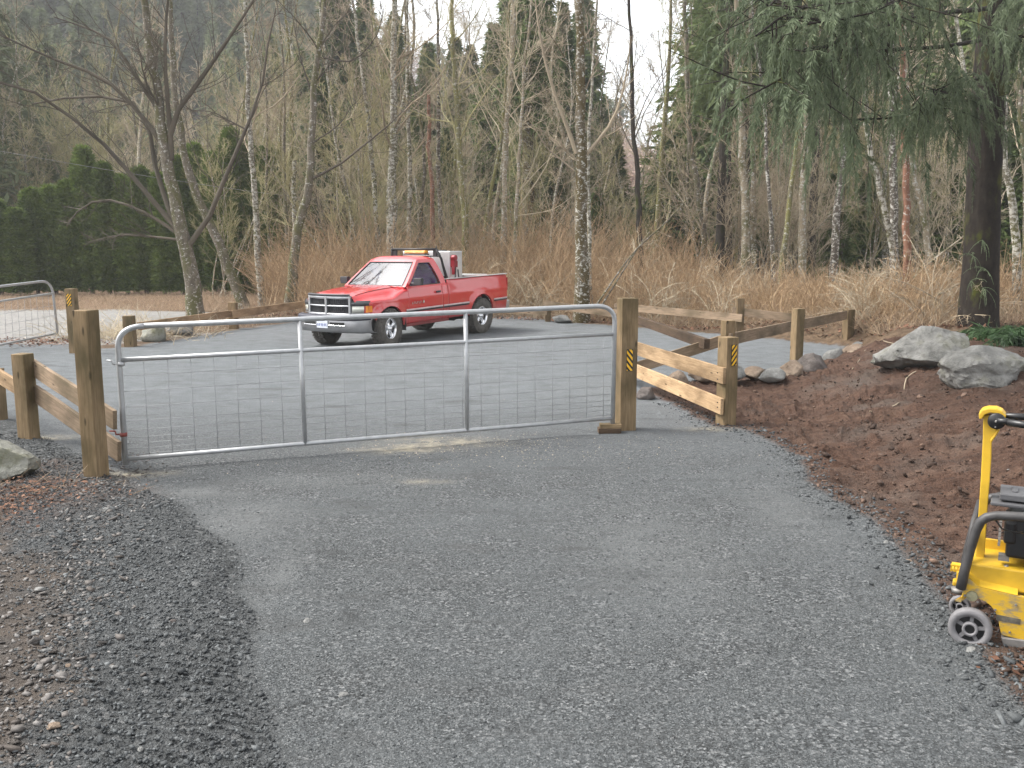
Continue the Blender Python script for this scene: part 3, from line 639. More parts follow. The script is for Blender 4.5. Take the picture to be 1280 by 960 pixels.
def rake(x, y, z): return (x, y, z-.026*x if z > .3 else z)
def tb(m, name, mat, bevel=0, solid=0, par=None, rk=True):
    if rk: m.map(rake)
    o = m.build(name, mat, None, False, bevel, True, solid); o.parent = par or trk; return o
RF, RR, ZC = .475, .50, .40
def bottom(x):
    zb = .43
    for ax, r in ((AX, RF), (-AX, RR)):
        d = abs(x-ax)
        if d < r: zb = max(zb, ZC+sqrt(r*r-d*d))
    return zb
def flare(x, z):
    f = 0
    for ax, r in ((AX, RF), (-AX, RR)):
        d = sqrt((x-ax)**2+(z-ZC)**2); f = max(f, .045*max(0, 1-abs(d-r)/.17)**1.0*(1 if z > ZC-.05 else .4))
    return f
def side_y(x, z, flr=True):
    t = (z-.82)/.42
    y = .955-.045*t*t if t > 0 else .955-.06*t*t
    y += .012*math.exp(-((z-.99)/.045)**2)                # shoulder crease
    if x > 1.75: y -= .14*((x-1.75)/.80)**2.4
    if x < -2.4: y -= .05*((-x-2.4)/.55)**2
    return y+(flare(x, z) if flr else 0)
def panel(x0, x1, ztop, name, rows=16, step=.022, zbot=None, lip=True, mat=None):
    n = max(2, int((x1-x0)/step)); xs = [x0+(x1-x0)*i/n for i in range(n+1)]
    for a in (AX-RF, AX+RF, -AX-RR, -AX+RR):
        if x0 < a < x1: xs += [a-.0015, a+.0015, a-.006 if a in (AX+RF, -AX+RR) else a+.006]
    xs = sorted(set(xs)); m = MB()
    for s in (1, -1):
        P = []
        for x in xs:
            zb = bottom(x) if zbot is None else zbot(x); zt = ztop(x); col = []
            if lip: col.append((x, s*(side_y(x, zb)-.05), zb+.004))
            for j in range(rows+1):
                z = zb+(zt-zb)*j/rows; col.append((x, s*side_y(x, z), z))
            if lip: col.append((x, s*(side_y(x, zt)-.03), zt+.004))
            P.append(col)
        # end returns give the panel gaps real depth
        P = [[(x, y-s*.03, z) for x, y, z in P[0]]]+P+[[(x, y-s*.03, z) for x, y, z in P[-1]]]
        m.grid(P)
    return m
zf = lambda x: 1.20-.155*sm(np.array((x-1.1)/.55)).item()-.05*max(0, (x-2.0)/.45)**2      # fender top line
DX0, DX1 = -.16, 1.06
def nose(y): return 2.62-.11*(abs(y)/.6)**2.3 if abs(y) < .6 else 2.51-.21*(min(abs(y)-.6, .34)/.32)**1.5
# front fenders: side + rounded top, lofted
m = MB()
fx = sorted(set([DX1+.006+(2.53-DX1-.006)*i/64 for i in range(65)]+[AX-RF-.0015, AX-RF+.0015, AX+RF-.0015, AX+RF+.0015]))
def hood_z(x, y):
    t = (x-1.0)/1.55; zc = 1.275-.045*t-.085*t**3
    return zc-.035*(abs(y)/.62)**2.5
for s in (1, -1):
    P = []
    for x in fx:
        zb = bottom(x) if x < AX+.42 else max(bottom(x), .60+.12*min(1, (x-AX-.42)/.08))
        zt = zf(x); yo = side_y(x, zt-.07); col = [(x, s*(side_y(x, zb)-.05), zb+.003)]
        for j in range(17):
            z = zb+(zt-.07-zb)*j/16; col.append((x, s*side_y(x, z), z))
        hy = .60; hz = hood_z(x, hy)-.012
        for k in range(1, 5): a = k/4*pi/2; col.append((x, s*(yo-.10*(1-cos(a))), zt-.07+.07*sin(a)))
        yi = yo-.10
        for k in range(1, 6):
            t = k/5; e_ = t*t*(3-2*t); y = yi+(hy-yi)*t; z = zt+(hz-zt)*(e_**1.6)-.012*sin(pi*t); col.append((x, s*y, z))
        P.append(col)
    m.grid(P)
m.map(lambda x, y, z: (min(x, nose(y)-.012), y, z)); tb(m, 'front_fender', PAINT)
# hood
m = MB(); P = []
for i in range(31):
    x = 1.02+(2.60-1.02)*i/30; xx = x
    row = []
    for j in range(-14, 15):
        y = .605*j/14; cut = .07*(abs(y)/.6)**2.2
        x2 = 1.02+(x-1.02)*(1.58-cut)/1.58+(.05*(1-(abs(y)/.6)**2)-.05)*(1-i/30)
        z = hood_z(x2, y)+.012*math.exp(-((abs(y)-.40)/.05)**2)
        if i > 27: z -= .012*(i-27)**1.3
        row.append((x2, y, z))
    P.append(row)
m.grid(P); tb(m, 'hood', PAINT)
# cowl behind the hood
m = MB(); m.box((.99, 0, 1.235), (.17, 1.66, .04)); tb(m, 'cowl', TRIM, .01)
m = MB()
for y0, y1 in ((-.66, -.06), (.0, .62)): m.tube([(1.07, y0, 1.275), (.98, (y0+y1)/2, 1.33), (.90, y1, 1.40)], .011, 5)
tb(m, 'wiper', TRIM)
# doors (two), cab corner, bed sides
belt = lambda x: 1.235
for s in (1, -1):
    m = panel(DX0, DX1, belt, 'door'); k = [i for i, f in enumerate(m.f)]
    keep = [f for f in m.f if all((m.v[i][1] > 0) == (s > 0) for i in f)]
    m.f = keep; m.sm = [True]*len(keep); d = tb(m, 'door', PAINT)
    h = MB(); h.box((.02, s*.972, 1.075), (.15, .03, .045)); tb(h, 'door_handle', TRIM, .008, par=d)
    if s > 0:
        m2 = MB()                       # small chrome lettering, too blurred in the photograph to read
        for k in range(6): x_ = .97-.058*k; m2.box((x_, .976, .885), (.012, .006, .045)); m2.box((x_-.017, .976, .903 if k % 2 else .867), (.024, .006, .010))
        tb(m2, 'badge', DCHROME, par=d)
        m2 = MB(); m2.lathe([(-.003, 0), (-.003, .032), (.003, .034)], (.58, .978, .892), 'Y', 16, smooth=False); tb(m2, 'emblem', CHROME, par=d)
for s in (1, -1):
    m = panel(-.385, DX0-.008, belt, 'cab_corner', step=.03); m.f = [f for f in m.f if all((m.v[i][1] > 0) == (s > 0) for i in f)]; m.sm = [True]*len(m.f); tb(m, 'cab_corner', PAINT)
bedtop = lambda x: 1.315
m = panel(-2.925, -.405, bedtop, 'bed_side', rows=22)
for s in (1, -1): m.grid([[(x, s*(side_y(x, 1.315)-dy), 1.319-dz) for x in (-2.925, -2.3, -1.6, -1.0, -.405)] for dy, dz in ((.03, 0), (.09, .0), (.09, .5))])
bs = tb(m, 'bed_side', PAINT)
m = MB()
for s in (1, -1): m.box((-1.665, s*.875, 1.335), (2.5, .085, .018))
tb(m, 'bed_rail_cap', ALU, .004)
m = MB(); m.box((-2.925, 0, 1.0), (.05, 1.74, .60)); tb(m, 'tailgate', PAINT, .012)
m = MB(); m.box((-.43, 0, 1.02), (.04, 1.74, .56)); m.box((-1.66, 0, .76), (2.5, 1.70, .04)); tb(m, 'bed_floor', DARK)
m = MB(); m.box((-3.03, 0, .56), (.16, 1.75, .20)); tb(m, 'rear_bumper', DCHROME, .03)
m = MB(); m.box((-3.16, .25, .48), (.22, .06, .06)); m.tube([(-3.22, .25, .5), (-3.27, .25, .56), (-3.34, .25, .56)], .025, 6); tb(m, 'tow_hitch', RUB)
TL_ = simple('tail_lens', (.4, .01, .01), .25, coat=1)
for s in (1, -1): m = MB(); m.box((-2.955, s*.84, 1.08), (.03, .12, .32)); tb(m, 'tail_light', TL_, .01)
# side mouldings
for x0, x1 in ((DX0+.01, 1.17), (-1.19, DX0-.02), (-2.90, -2.24)):
    for s in (1, -1):
        xs = [x0+(x1-x0)*i/12 for i in range(13)]; m = MB()
        m.grid([[(x, s*(side_y(x, z, False)+o), z) for x in xs] for z, o in ((.712, 0), (.715, .018), (.757, .018), (.76, 0))]); mo = tb(m, 'side_moulding', MOLD)
        m = MB(); m.grid([[(x, s*(side_y(x, z, False)+o), z) for x in xs] for z, o in ((.688, .0), (.69, .020), (.722, .020))]); tb(m, 'moulding_strip', TRIM, par=mo)
# greenhouse
def gh(u, zt):          # outline of the cab at height fraction zt (0 belt, 1 roof edge): front x, rear x, half width
    xf = 1.10+(.42-1.10)*zt; xr = -.365+(-.20+.365)*zt**1.6; hw = .885+(.665-.885)*zt**1.15
    return xf, xr, hw
ZB, ZT = 1.235, 1.80
def frame_panel(m, outer, inner): n = len(outer); m.add(outer+inner, [(i, (i+1) % n, n+(i+1) % n, n+i) for i in range(n)], False)
def pil(s):
    """side frame with the door window cut out"""
    def pt(x, zt): xf, xr, hw = gh(0, zt); return (x, s*hw, ZB+(ZT-ZB)*zt)
    def loop(ins, k=6):
        zb_, zt_ = (0, 1) if not ins else (.035, .86)
        o = []
        for i in range(k): z = zb_+(zt_-zb_)*i/k; xf, xr, _ = gh(0, z); o.append(pt(xf-(.13-.02*z if ins else 0), z))
        for i in range(k): z = zt_; xf, xr, _ = gh(0, z); a = xf-(.12 if ins else 0); b_ = xr+(.26 if ins else 0); o.append(pt(a+(b_-a)*i/k, z))
        for i in range(k): z = zt_+(zb_-zt_)*i/k; xf, xr, _ = gh(0, z); o.append(pt(xr+(.26-.05*(1-z) if ins else 0), z))
        for i in range(k): z = zb_; xf, xr, _ = gh(0, z); a = xr+(.21 if ins else 0); b_ = xf-(.13 if ins else 0); o.append(pt(a+(b_-a)*i/k, z))
        return o
    return loop(False), loop(True)
m = MB(); win = {}
for s in (1, -1):
    o_, i_ = pil(s); frame_panel(m, o_, i_); win[s] = i_
    i2 = [(x, y-s*.045, z) for x, y, z in i_]; frame_panel(m, i_, i2)
# windshield and rear-window surrounds
def wsp(a, zt, ins=0):      # windshield point: a in -1..1 across
    xf, xr, hw = gh(0, zt); return (xf+.075*(1-a*a)+.0, a*hw, ZB+(ZT-ZB)*zt+.004*(1-a*a))
def wloop(ins):
    aa, z0, z1 = (1, 0, 1) if not ins else (.90, .04, .90); k = 8; o = []
    for i in range(k): o.append(wsp(-aa+2*aa*i/k, z0))
    for i in range(k): o.append(wsp(aa, z0+(z1-z0)*i/k))
    for i in range(k): o.append(wsp(aa-2*aa*i/k, z1))
    for i in range(k): o.append(wsp(-aa, z1+(z0-z1)*i/k))
    return o
frame_panel(m, wloop(0), wloop(1))
def rsp(a, zt): xf, xr, hw = gh(0, zt); return (xr-.03*(1-a*a), a*hw, ZB+(ZT-ZB)*zt)
def rloop(ins):
    aa, z0, z1 = (1, 0, 1) if not ins else (.80, .12, .84); k = 8; o = []
    for i in range(k): o.append(rsp(-aa+2*aa*i/k, z0))
    for i in range(k): o.append(rsp(aa, z0+(z1-z0)*i/k))
    for i in range(k): o.append(rsp(aa-2*aa*i/k, z1))
    for i in range(k): o.append(rsp(-aa, z1+(z0-z1)*i/k))
    return o
frame_panel(m, rloop(0), rloop(1))
# roof
P = []
for i in range(13):
    t = i/12; row = []
    for j in range(-12, 13):
        a = j/12; xf = .42+.075*(1-a*a); xr = -.20-.03*(1-a*a); x = xf+(xr-xf)*t
        e1 = 1-abs(2*t-1)**3.2; e2 = 1-abs(a)**4.5; row.append((x, a*.665, ZT+.004*(1-a*a)+.078*(e1*e2)**.55))
    P.append(row)
m.grid(P); m.box((.4, 0, 1.215), (1.45, 1.70, .03))
cabm = tb(m, 'cab_shell', PAINT)
m = MB(); w = [[wsp(a, z) for a in [-.91+1.82*i/16 for i in range(17)]] for z in [.03+.88*j/8 for j in range(9)]]; m.grid(w); m.map(lambda x, y, z: (x-.006, y, z-.004)); tb(m, 'windshield', WSG)
m = MB(); w = [[rsp(a, z) for a in [-.81+1.62*i/8 for i in range(9)]] for z in [.11+.74*j/6 for j in range(7)]]; m.grid(w); m.map(lambda x, y, z: (x+.006, y, z)); tb(m, 'rear_window', GLASS)
for s in (1, -1):
    i_ = win[s]; m = MB(); m.add([(x, y-s*.02, z) for x, y, z in i_], [tuple(range(len(i_)))]); tb(m, 'door_window', GLASS if s > 0 else PURG)
    m = MB()
    pts = [i_[j] for j in range(len(i_))]+[i_[0]]; m.tube([(x, y+s*.002, z) for x, y, z in pts], .011, 5, cap=False); tb(m, 'window_seal', TRIM)
m = MB(); pts = wloop(1); m.tube([(x+.003, y, z+.003) for x, y, z in pts+[pts[0]]], .010, 5, cap=False); tb(m, 'window_seal', TRIM)
# cabin
m = MB(); m.box((.02, 0, 1.0), (.5, 1.5, .2)); m.box((-.17, 0, 1.3), (.14, 1.5, .52)); m.box((-.17, .4, 1.6), (.1, .26, .14)); m.box((-.17, -.4, 1.6), (.1, .26, .14)); tb(m, 'bench_seat', SEAT, .04)
m = MB(); m.box((.80, 0, 1.16), (.30, 1.6, .18)); m.box((.4, 0, .6), (1.5, 1.72, .06)); tb(m, 'dashboard', TRIM, .03)
m = MB(); R_ = Matrix.Rotation(radians(-60), 3, 'Y'); pts = [R_ @ Vector((.19*cos(a), .19*sin(a), 0))+Vector((.50, .40, 1.30)) for a in [2*pi*i/20 for i in range(21)]]; m.tube(pts, .014, 6); m.tube([(.50, .4, 1.30), (.72, .4, 1.2)], .03, 6); tb(m, 'steering_wheel', TRIM)
# mirrors
for s in (1, -1):
    m = MB(); m.tube([(.88, s*.86, 1.30), (.88, s*.98, 1.30)], .03, 6); m.box((.875, s*1.075, 1.345), (.10, .22, .155)); tb(m, 'side_mirror', TRIM, .035)
# front end ----------------------------------------------------------
m = MB()         # dark backing
P = [[(nose(y)-.05, y, z) for y in [-.9+1.8*i/30 for i in range(31)]] for z in (.70, .85, 1.0)]; m.grid(P)
P = [[(nose(y)-.045, y, z) for y in [-.57+1.14*i/20 for i in range(21)]] for z in (1.0, 1.06, 1.10)]; m.grid(P); tb(m, 'grille_backing', GRILL)
def hbar(z0, z1, y0, y1, proud, mb, dep=.05, k=20):
    ys = [y0+(y1-y0)*i/k for i in range(k+1)]
    mb.grid([[(nose(y)-dep, y, z0) for y in ys], [(nose(y)+proud-.012, y, z0) for y in ys], [(nose(y)+proud, y, z0+(z1-z0)*.25) for y in ys], [(nose(y)+proud, y, z1-(z1-z0)*.25) for y in ys], [(nose(y)+proud-.012, y, z1) for y in ys], [(nose(y)-dep, y, z1) for y in ys]])
m = MB(); hbar(1.065, 1.125, -.595, .595, .012, m); hbar(.725, .770, -.595, .595, .012, m); hbar(.905, .938, -.56, .56, .008, m)
for y0, y1 in ((-.028, .028), (.545, .595), (-.595, -.545)):
    m.box(((nose(y0)+nose(y1))/2-.02, (y0+y1)/2, .925), (.075, abs(y1-y0), .40))
gr = tb(m, 'grille', DCHROME, .006)
m = MB()
for z in (.80, .825, .85, .875, .965, .99, 1.015, 1.04): hbar(z-.004, z+.004, -.53, .53, -.03, m, .05, 12)
for i in range(1, 22):
    y = -.53+1.06*i/22; m.box((nose(y)-.035, y, .92), (.012, .006, .28))
tb(m, 'grille_mesh', TRIM, par=gr)
# bug deflector strips
m = MB(); hbar(1.128, 1.168, -.60, .60, .03, m, .06); tb(m, 'bug_deflector', TRIM)
for s in (1, -1):
    ys = [s*(.600+.30*i/10) for i in range(11)]
    m = MB(); m.grid([[(nose(y)-.02, y, z) for y in ys] for z in (.775, .93)]); m.grid([[(nose(y)+.012, y, z) for y in ys[1:9]] for z in (.785, .925)])
    m.grid([[(nose(y)+d, y, z) for y in ys[1:9]] for z, d in ((.785, -.02), (.785, .012))]); m.grid([[(nose(y)+d, y, z) for y in ys[1:9]] for z, d in ((.925, .012), (.925, -.02))]); tb(m, 'headlight', LENS)
    m = MB(); ya = [s*(.865+.035*i/5) for i in range(6)]; m.grid([[(nose(y)+.010, y, z) for y in ya] for z in (.785, .925)]); 
    m.grid([[(x, s*(side_y(x, z)+.004), z) for x in (nose(.9)-.0, nose(.9)-.10)] for z in (.79, .92)]); tb(m, 'turn_signal', AMB)
    m = MB(); yb = [s*(.60+.32*i/10) for i in range(11)]; m.grid([[(nose(y)+d, y, z) for y in yb] for z, d in ((.93, -.03), (.93, .025), (.985, .015), (1.03, -.05))]); tb(m, 'headlight_shield', TRIM)
    m = MB(); m.box((nose(.6)-.01, s*.597, .86), (.05, .016, .2)); m.grid([[(nose(y)+.0, y, z) for y in yb] for z in (.745, .775)]); tb(m, 'headlight_surround', DCHROME)
# bumper
def bx_(y): return 2.74-.10*(abs(y)/.75)**2 if abs(y) < .75 else 2.64-.30*((abs(y)-.75)/.25)**1.7
ys = [-1.0+2.0*i/48 for i in range(49)]
m = MB(); prof = [(.36, -.16), (.375, -.07), (.42, -.02), (.50, 0), (.58, .0), (.625, -.01)]
P = [[(bx_(y)+d, y, z) for y in ys] for z, d in prof]; m.grid(P)
P = [[(bx_(y)+d, y, z) for y in ys] for z, d in ((.625, -.01), (.655, -.02), (.66, -.12))]; m.grid(P)
bmp = tb(m, 'front_bumper', simple('dull_bumper', (.30, .30, .31), .35, .6, .15, 4), solid=.01)
m = MB(); P = [[(bx_(y)+d, y, z) for y in ys] for z, d in ((.638, -.02), (.645, .022), (.70, .024), (.725, .0), (.735, -.14))]; m.grid(P); tb(m, 'bumper_pad', simple('bumper_pad', (.028, .028, .045), .4), par=bmp)
m = MB()
for y0, y1 in ((.20, .56), (-.56, -.20)):
    yy = [y0+(y1-y0)*i/8 for i in range(9)]; m.grid([[(bx_(y)+.004, y, z) for y in yy] for z in (.535, .595)])
tb(m, 'bumper_slot', DARK, par=bmp)
m = MB()
for y0, y1 in ((.18, .58), (-.58, -.18)):
    yy = [y0+(y1-y0)*i/8 for i in range(9)]; m.grid([[(bx_(y)+d, y, z) for y in yy] for z, d in ((.518, .002), (.522, .018), (.535, .018), (.539, .002))])
tb(m, 'bumper_lip', CHROME, par=bmp)
# licence plate, blue characters on white (unreadable in the photograph)
m = MB(); m.box((2.752, 0, .475), (.006, .31, .155)); pl = tb(m, 'licence_plate', simple('plate_white', (.62, .65, .72), .4, 0, .05), .004, rk=False)
m = MB(); r = random.Random(3)
for i in range(6):
    y = -.115+.046*i
    for k in range(3): m.box((2.7565, y+r.uniform(-.004, .004), .445+.022*k), (.003, .026 if r.random() > .4 else .012, .010))
    m.box((2.7565, y+(.010 if r.random() > .5 else -.010), .467), (.003, .007, .052))
tb(m, 'plate_characters', simple('plate_blue', (.05, .08, .28), .5), par=pl, rk=False)
# lower valance, frame, axles
m = MB(); m.box((2.40, 0, .38), (.22, 1.25, .12)); m.box((0, .42, .43), (5.2, .09, .13)); m.box((0, -.42, .43), (5.2, .09, .13)); m.box((.3, .1, .40), (1.3, .5, .22)); m.box((-1.0, -.6, .42), (.9, .3, .25))
m.tube([(AX, -.7, .38), (AX, .7, .38)], .06, 8); m.tube([(-AX, -.7, .40), (-AX, .7, .40)], .06, 8); m.lathe([(-.16, .02), (-.12, .14), (.12, .14), (.16, .02)], (-AX, 0, .40), 'Y', 12); m.lathe([(-.16, .02), (-.12, .13), (.12, .13), (.16, .02)], (AX, .25, .38), 'Y', 12)
m.tube([(-.4, .55, .40), (-1.2, .55, .38), (-2.6, .6, .42)], .035, 8); tb(m, 'chassis', DARK, rk=False)
for s in (1, -1):
    for ax, r_ in ((AX, RF), (-AX, RR)):
        m = MB(); P = [[(ax+(r_+.0)*cos(a), s*y, ZC+(r_+.0)*sin(a)) for a in [pi*i/20 for i in range(21)]] for y in (.93, .50)]; m.grid(P)
        m.add([(ax+r_*cos(pi*i/20), s*.50, ZC+r_*sin(pi*i/20)) for i in range(21)]+[(ax-r_, s*.5, .36), (ax+r_, s*.5, .36)], [tuple(range(23))]); tb(m, 'wheel_well', DARK)
    m = MB(); m.box((AX-RF-.055, s*.86, .43), (.012, .20, .30)); tb(m, 'mud_flap', RUB)
m = MB()
for s in (1, -1): m.box((.35, s*.90, .405), (1.55, .05, .06))
tb(m, 'rocker', simple('rocker_red', (.18, .03, .03), .6), .01)
# wheels ------------------------------------------------------------
def wheel(x, y, s, steer):
    we = bpy.data.objects.new('wheel', None); COL.objects.link(we); we.parent = trk; we.location = (x, y, .42-(.065 if x > 0 else 0)); we.scale = (1.045,)*3; we.rotation_euler = (0, 0, steer)
    m = MB(); Rt, wd = .405, .125
    m.lathe([(-wd*.80, .215), (-wd*.98, .25), (-wd*1.04, .31), (-wd*.98, .365), (-wd*.80, .388), (-wd*.4, .392), (wd*.4, .392), (wd*.80, .388), (wd*.98, .365), (wd*1.04, .31), (wd*.98, .25), (wd*.80, .215)], (0, 0, 0), 'Y', 48)
    nb = 36
    for i in range(nb):
        for row, (yy, l) in enumerate(((-.100, .055), (-.035, .05), (.035, .05), (.100, .055))):
            a = 2*pi*(i+.5*(row % 2))/nb; Rm = Matrix.Rotation(-a, 3, 'Y'); c = Rm @ Vector((.398, yy, 0))
            m.box(c, (.020, l, .042), Rm @ Matrix.Rotation(.2*(1 if row % 2 else -1), 3, 'X'))
        a = 2*pi*i/nb; Rm = Matrix.Rotation(-a, 3, 'Y')
        for q in (-1, 1): m.box(Rm @ Vector((.372, q*.122, 0)), (.05, .016, .034), Rm)
    m.build('tyre', TYRE, we)
    m = MB(); o = s*.04
    m.lathe([(s*(.105), .218), (s*.112, .208), (s*.10, .198), (s*.03, .185), (-s*.09, .18), (-s*.10, .215)], (0, 0, 0), 'Y', 40)
    m.lathe([(s*.092, .0), (s*.092, .055), (s*.070, .072), (s*.060, .080)], (0, 0, 0), 'Y', 24)
    for i in range(5):
        a = 2*pi*i/5+.3; Rm = Matrix.Rotation(-a, 3, 'Y'); pts = []
        for r0, hw, yy in ((.05, .046, .070), (.10, .034, .058), (.15, .036, .062), (.192, .062, .080)):
            pts.append([Rm @ Vector((r0, s*(yy-.022), -hw)), Rm @ Vector((r0, s*yy, -hw*.8)), Rm @ Vector((r0, s*(yy+.006), 0)), Rm @ Vector((r0, s*yy, hw*.8)), Rm @ Vector((r0, s*(yy-.022), hw))])
        m.grid(pts)
    m.build('rim', CHROME, we)
    m = MB(); m.lathe([(s*.085, 0), (s*.125, .0), (s*.123, .028), (s*.10, .042), (s*.09, .045)], (0, 0, 0), 'Y', 20)
    for i in range(8): a = 2*pi*i/8; m.lathe([(s*.06, .009), (s*.104, .009), (s*.108, 0)], (.058*cos(a), 0, .058*sin(a)), 'Y', 6)
    m.build('hub_cap', CHROME, we)
    m = MB(); m.lathe([(s*.02, 0), (s*.02, .18)], (0, 0, 0), 'Y', 24); m.build('brake_disc', DARK, we)
for s in (1, -1): wheel(AX, s*.865, s, radians(9)); wheel(-AX, s*.865, s, 0)
# headache rack with light bar
m = MB(); xr = -.50
for s in (1, -1):
    m.tube([(xr, s*.80, 1.35), (xr+.10, s*.74, 1.80), (xr+.18, s*.66, 2.02)], .028, 8); m.tube([(xr+.12, s*.70, 1.93), (xr-.05, s*.80, 1.36)], .018, 6); m.tube([(xr+.18, s*.66, 2.0), (xr+.18, s*.66, 2.10)], .012, 5)
    m.box((xr+.14, s*.60, 1.92), (.05, .10, .15))
m.tube([(xr+.18, -.66, 2.02), (xr+.18, .66, 2.02)], .026, 8); m.tube([(xr+.13, -.70, 1.86), (xr+.13, .70, 1.86)], .016, 6); m.tube([(xr, -.8, 1.38), (xr, .8, 1.38)], .025, 6)
for y in (-.45, -.3, -.15, 0, .15, .3, .45): m.tube([(xr+.13, y, 1.86), (xr+.02, y, 1.40)], .008, 4)
rk_ = tb(m, 'headache_rack', BLACK, rk=False)
m = MB(); m.box((xr+.24, .12, 1.955), (.16, .62, .075)); tb(m, 'light_bar', simple('amber_beacon', (.80, .36, .04), .25, coat=1), .03, par=rk_, rk=False)
m = MB(); m.box((xr+.24, .12, 1.905), (.18, .64, .03)); tb(m, 'light_bar_base', TRIM, .006, par=rk_, rk=False)
# load in the bed: things of their own
def local(n, label, cat, x, y, z):
    R_ = Matrix.Rotation(TRZ, 3, 'Z'); return empty(n, TLOC+R_ @ Vector((x, y, z)), label, cat, rz=TRZ)
tk = local('fuel_tank', 'tall aluminium tank standing in the truck bed behind the cab', 'tank', -1.02, 0, .80)
m = MB(); m.box((0, 0, .60), (.50, 1.42, 1.16)); o = m.build('tank_shell', ALU, tk, bevel=.02)
m = MB(); m.box((0, .30, 1.19), (.16, .16, .03)); m.lathe([(0, .0), (0, .05), (.04, .05), (.05, 0)], (0, -.2, 1.18), 'Z', 16); m.build('cap', BLACK, tk)
m = MB(); m.box((.17, .775, .90), (.14, .12, .20)); m.lathe([(-.06, 0), (-.06, .07), (.06, .07), (.06, 0)], (.19, .79, 1.02), 'Y', 14); m.box((.2, .79, .72), (.08, .08, .18)); m.build('pump', PUMP, tk, bevel=.015)
m = MB(); m.tube([(.17, .82, .85), (.22, .85, .60), (.26, .84, .50), (.15, .84, .46), (.05, .82, .55), (.1, .83, .75)], .016, 6); m.build('hose', BLACK, tk)
m = MB(); m.box((.10, .80, .99), (.08, .10, .09)); m.build('meter', simple('meter_face', (.6, .55, .55), .4), tk, bevel=.01)
tx = local('toolbox', 'low grey toolbox in the truck bed behind the aluminium tank', 'box', -1.75, .25, .80)
m = MB(); m.box((0, 0, .29), (.95, 1.0, .56)); m.build('box_body', GREYBOX, tx, bevel=.015)
m = MB(); m.box((0, 0, .595), (.98, 1.03, .04)); m.build('lid', ALU, tx, bevel=.01)
# ------------------------------------------------------------------ yellow plate compactor at the right edge, traced in its near side plane and given its real depth
MY = simple('machine_yellow', (.58, .355, .02), .5, 0, .25, 4, .15)
def scuff_mat():
    m, nt, b = new_mat('scuffed_yellow'); v = coords(nt, (1, 1, 2.5)); n = noise(nt, v, 7, 6, .75); n2 = noise(nt, coords(nt, (1, 1, 3)), 3, 4, .6)
    c = mixc(nt, ramp(nt, n, [(.47, (0, 0, 0)), (.57, (.9,)*3)]).outputs[0], (.56, .34, .015), (.20, .18, .14))
    c = mixc(nt, ramp(nt, n2, [(.45, (0, 0, 0)), (.75, (.55,)*3)]).outputs[0], c, (.33, .22, .05))
    nt.links.new(c, b.inputs['Base Color']); b.inputs['Roughness'].default_value = .5; return m
MS = scuff_mat(); TUBE = simple('worn_black_tube', (.05, .048, .048), .5, .1, .3, 14, .2); WG = simple('grey_wheel', (.17, .165, .17), .75, 0, .25, 10, .3)
ENG = simple('engine_black', (.010, .010, .011), .35); STEEL = simple('dull_steel', (.20, .19, .18), .5, .4, .3, 12)
PL = at(1212, 806, 4.52); PL.z = 0; PA = radians(-29); pc = empty('plate_compactor', PL, 'yellow walk-behind plate compactor with black engine and grey transport wheel', 'compactor', rz=PA)
PAI = Matrix.Rotation(-PA, 3, 'Z')
def qa(px, py, dy=0.0):          # point of the machine's upright plane y = dy, in its own frame
    o = PAI @ (Vector((0, 0, CAM_H))-PL); d = PAI @ ray(px, py); t = (dy-o.y)/d.y; return o+d*t
def q(px, py, dy=0.0): return qa(px, py)+Vector((0, dy, 0))
def pprism(pts, dy, depth): m = MB(); m.prism([q(a, b_, dy) for a, b_ in pts], (0, depth, 0)); return m
# side shell with wheel arch
arch = [(1213+36*cos(a), 783+36*sin(a)) for a in [radians(-118+i*118/8) for i in range(9)]]
side = [(1200, 752), (1209, 721), (1224, 734), (1272, 745), (1300, 749), (1400, 762), (1415, 815), (1300, 805), (1252, 794)]+arch[::-1]
m = pprism(side, 0, .022); m.build('side_shell', MS, pc, False, bevel=.004)
m = pprism(side, .40, .022); m.build('side_shell', MS, pc, False, bevel=.004)
for a_, b2 in ((1222, 752), (1244, 762), (1262, 790), (1270, 756), (1206, 744)):
    m = MB(); m.lathe([(-.007, 0), (-.007, .006), (.002, .006)], q(a_, b2, -.002), 'Y', 6, smooth=False); m.build('bolt', STEEL, pc, False)
m = pprism([(1246, 768), (1276, 774), (1275, 781), (1245, 775)], -.002, .004); m.build('decal', simple('worn_decal', (.10, .09, .07), .6, 0, .6, 30), pc, False)
# sloping cover plate on top
m = MB(); a, b_, c_, d_ = q(1209, 720.5), q(1224, 733.5), q(1272, 744.5), q(1400, 761)
m.add([a+Vector((0, 0, .002)), b_+Vector((0, -.001, .002)), c_+Vector((0, -.001, .002)), c_+Vector((.0, .12, .065)), b_+Vector((.0, .12, .065)), a+Vector((.01, .12, .045))], [(0, 1, 4, 5), (1, 2, 3, 4)]); m.build('cover_plate', MY, pc, False, solid=.006)
m = MB(); m.box((q(1320, 720).x-.03, .22, q(1250, 722).z-.02), (.75, .36, .12)); m.build('deck', MY, pc, False, bevel=.01)
m = MB(); m.box((q(1262, 700).x, .36, q(1250, 714).z), (.24, .02, .12)); m.build('rear_plate', MY, pc, False, bevel=.004)
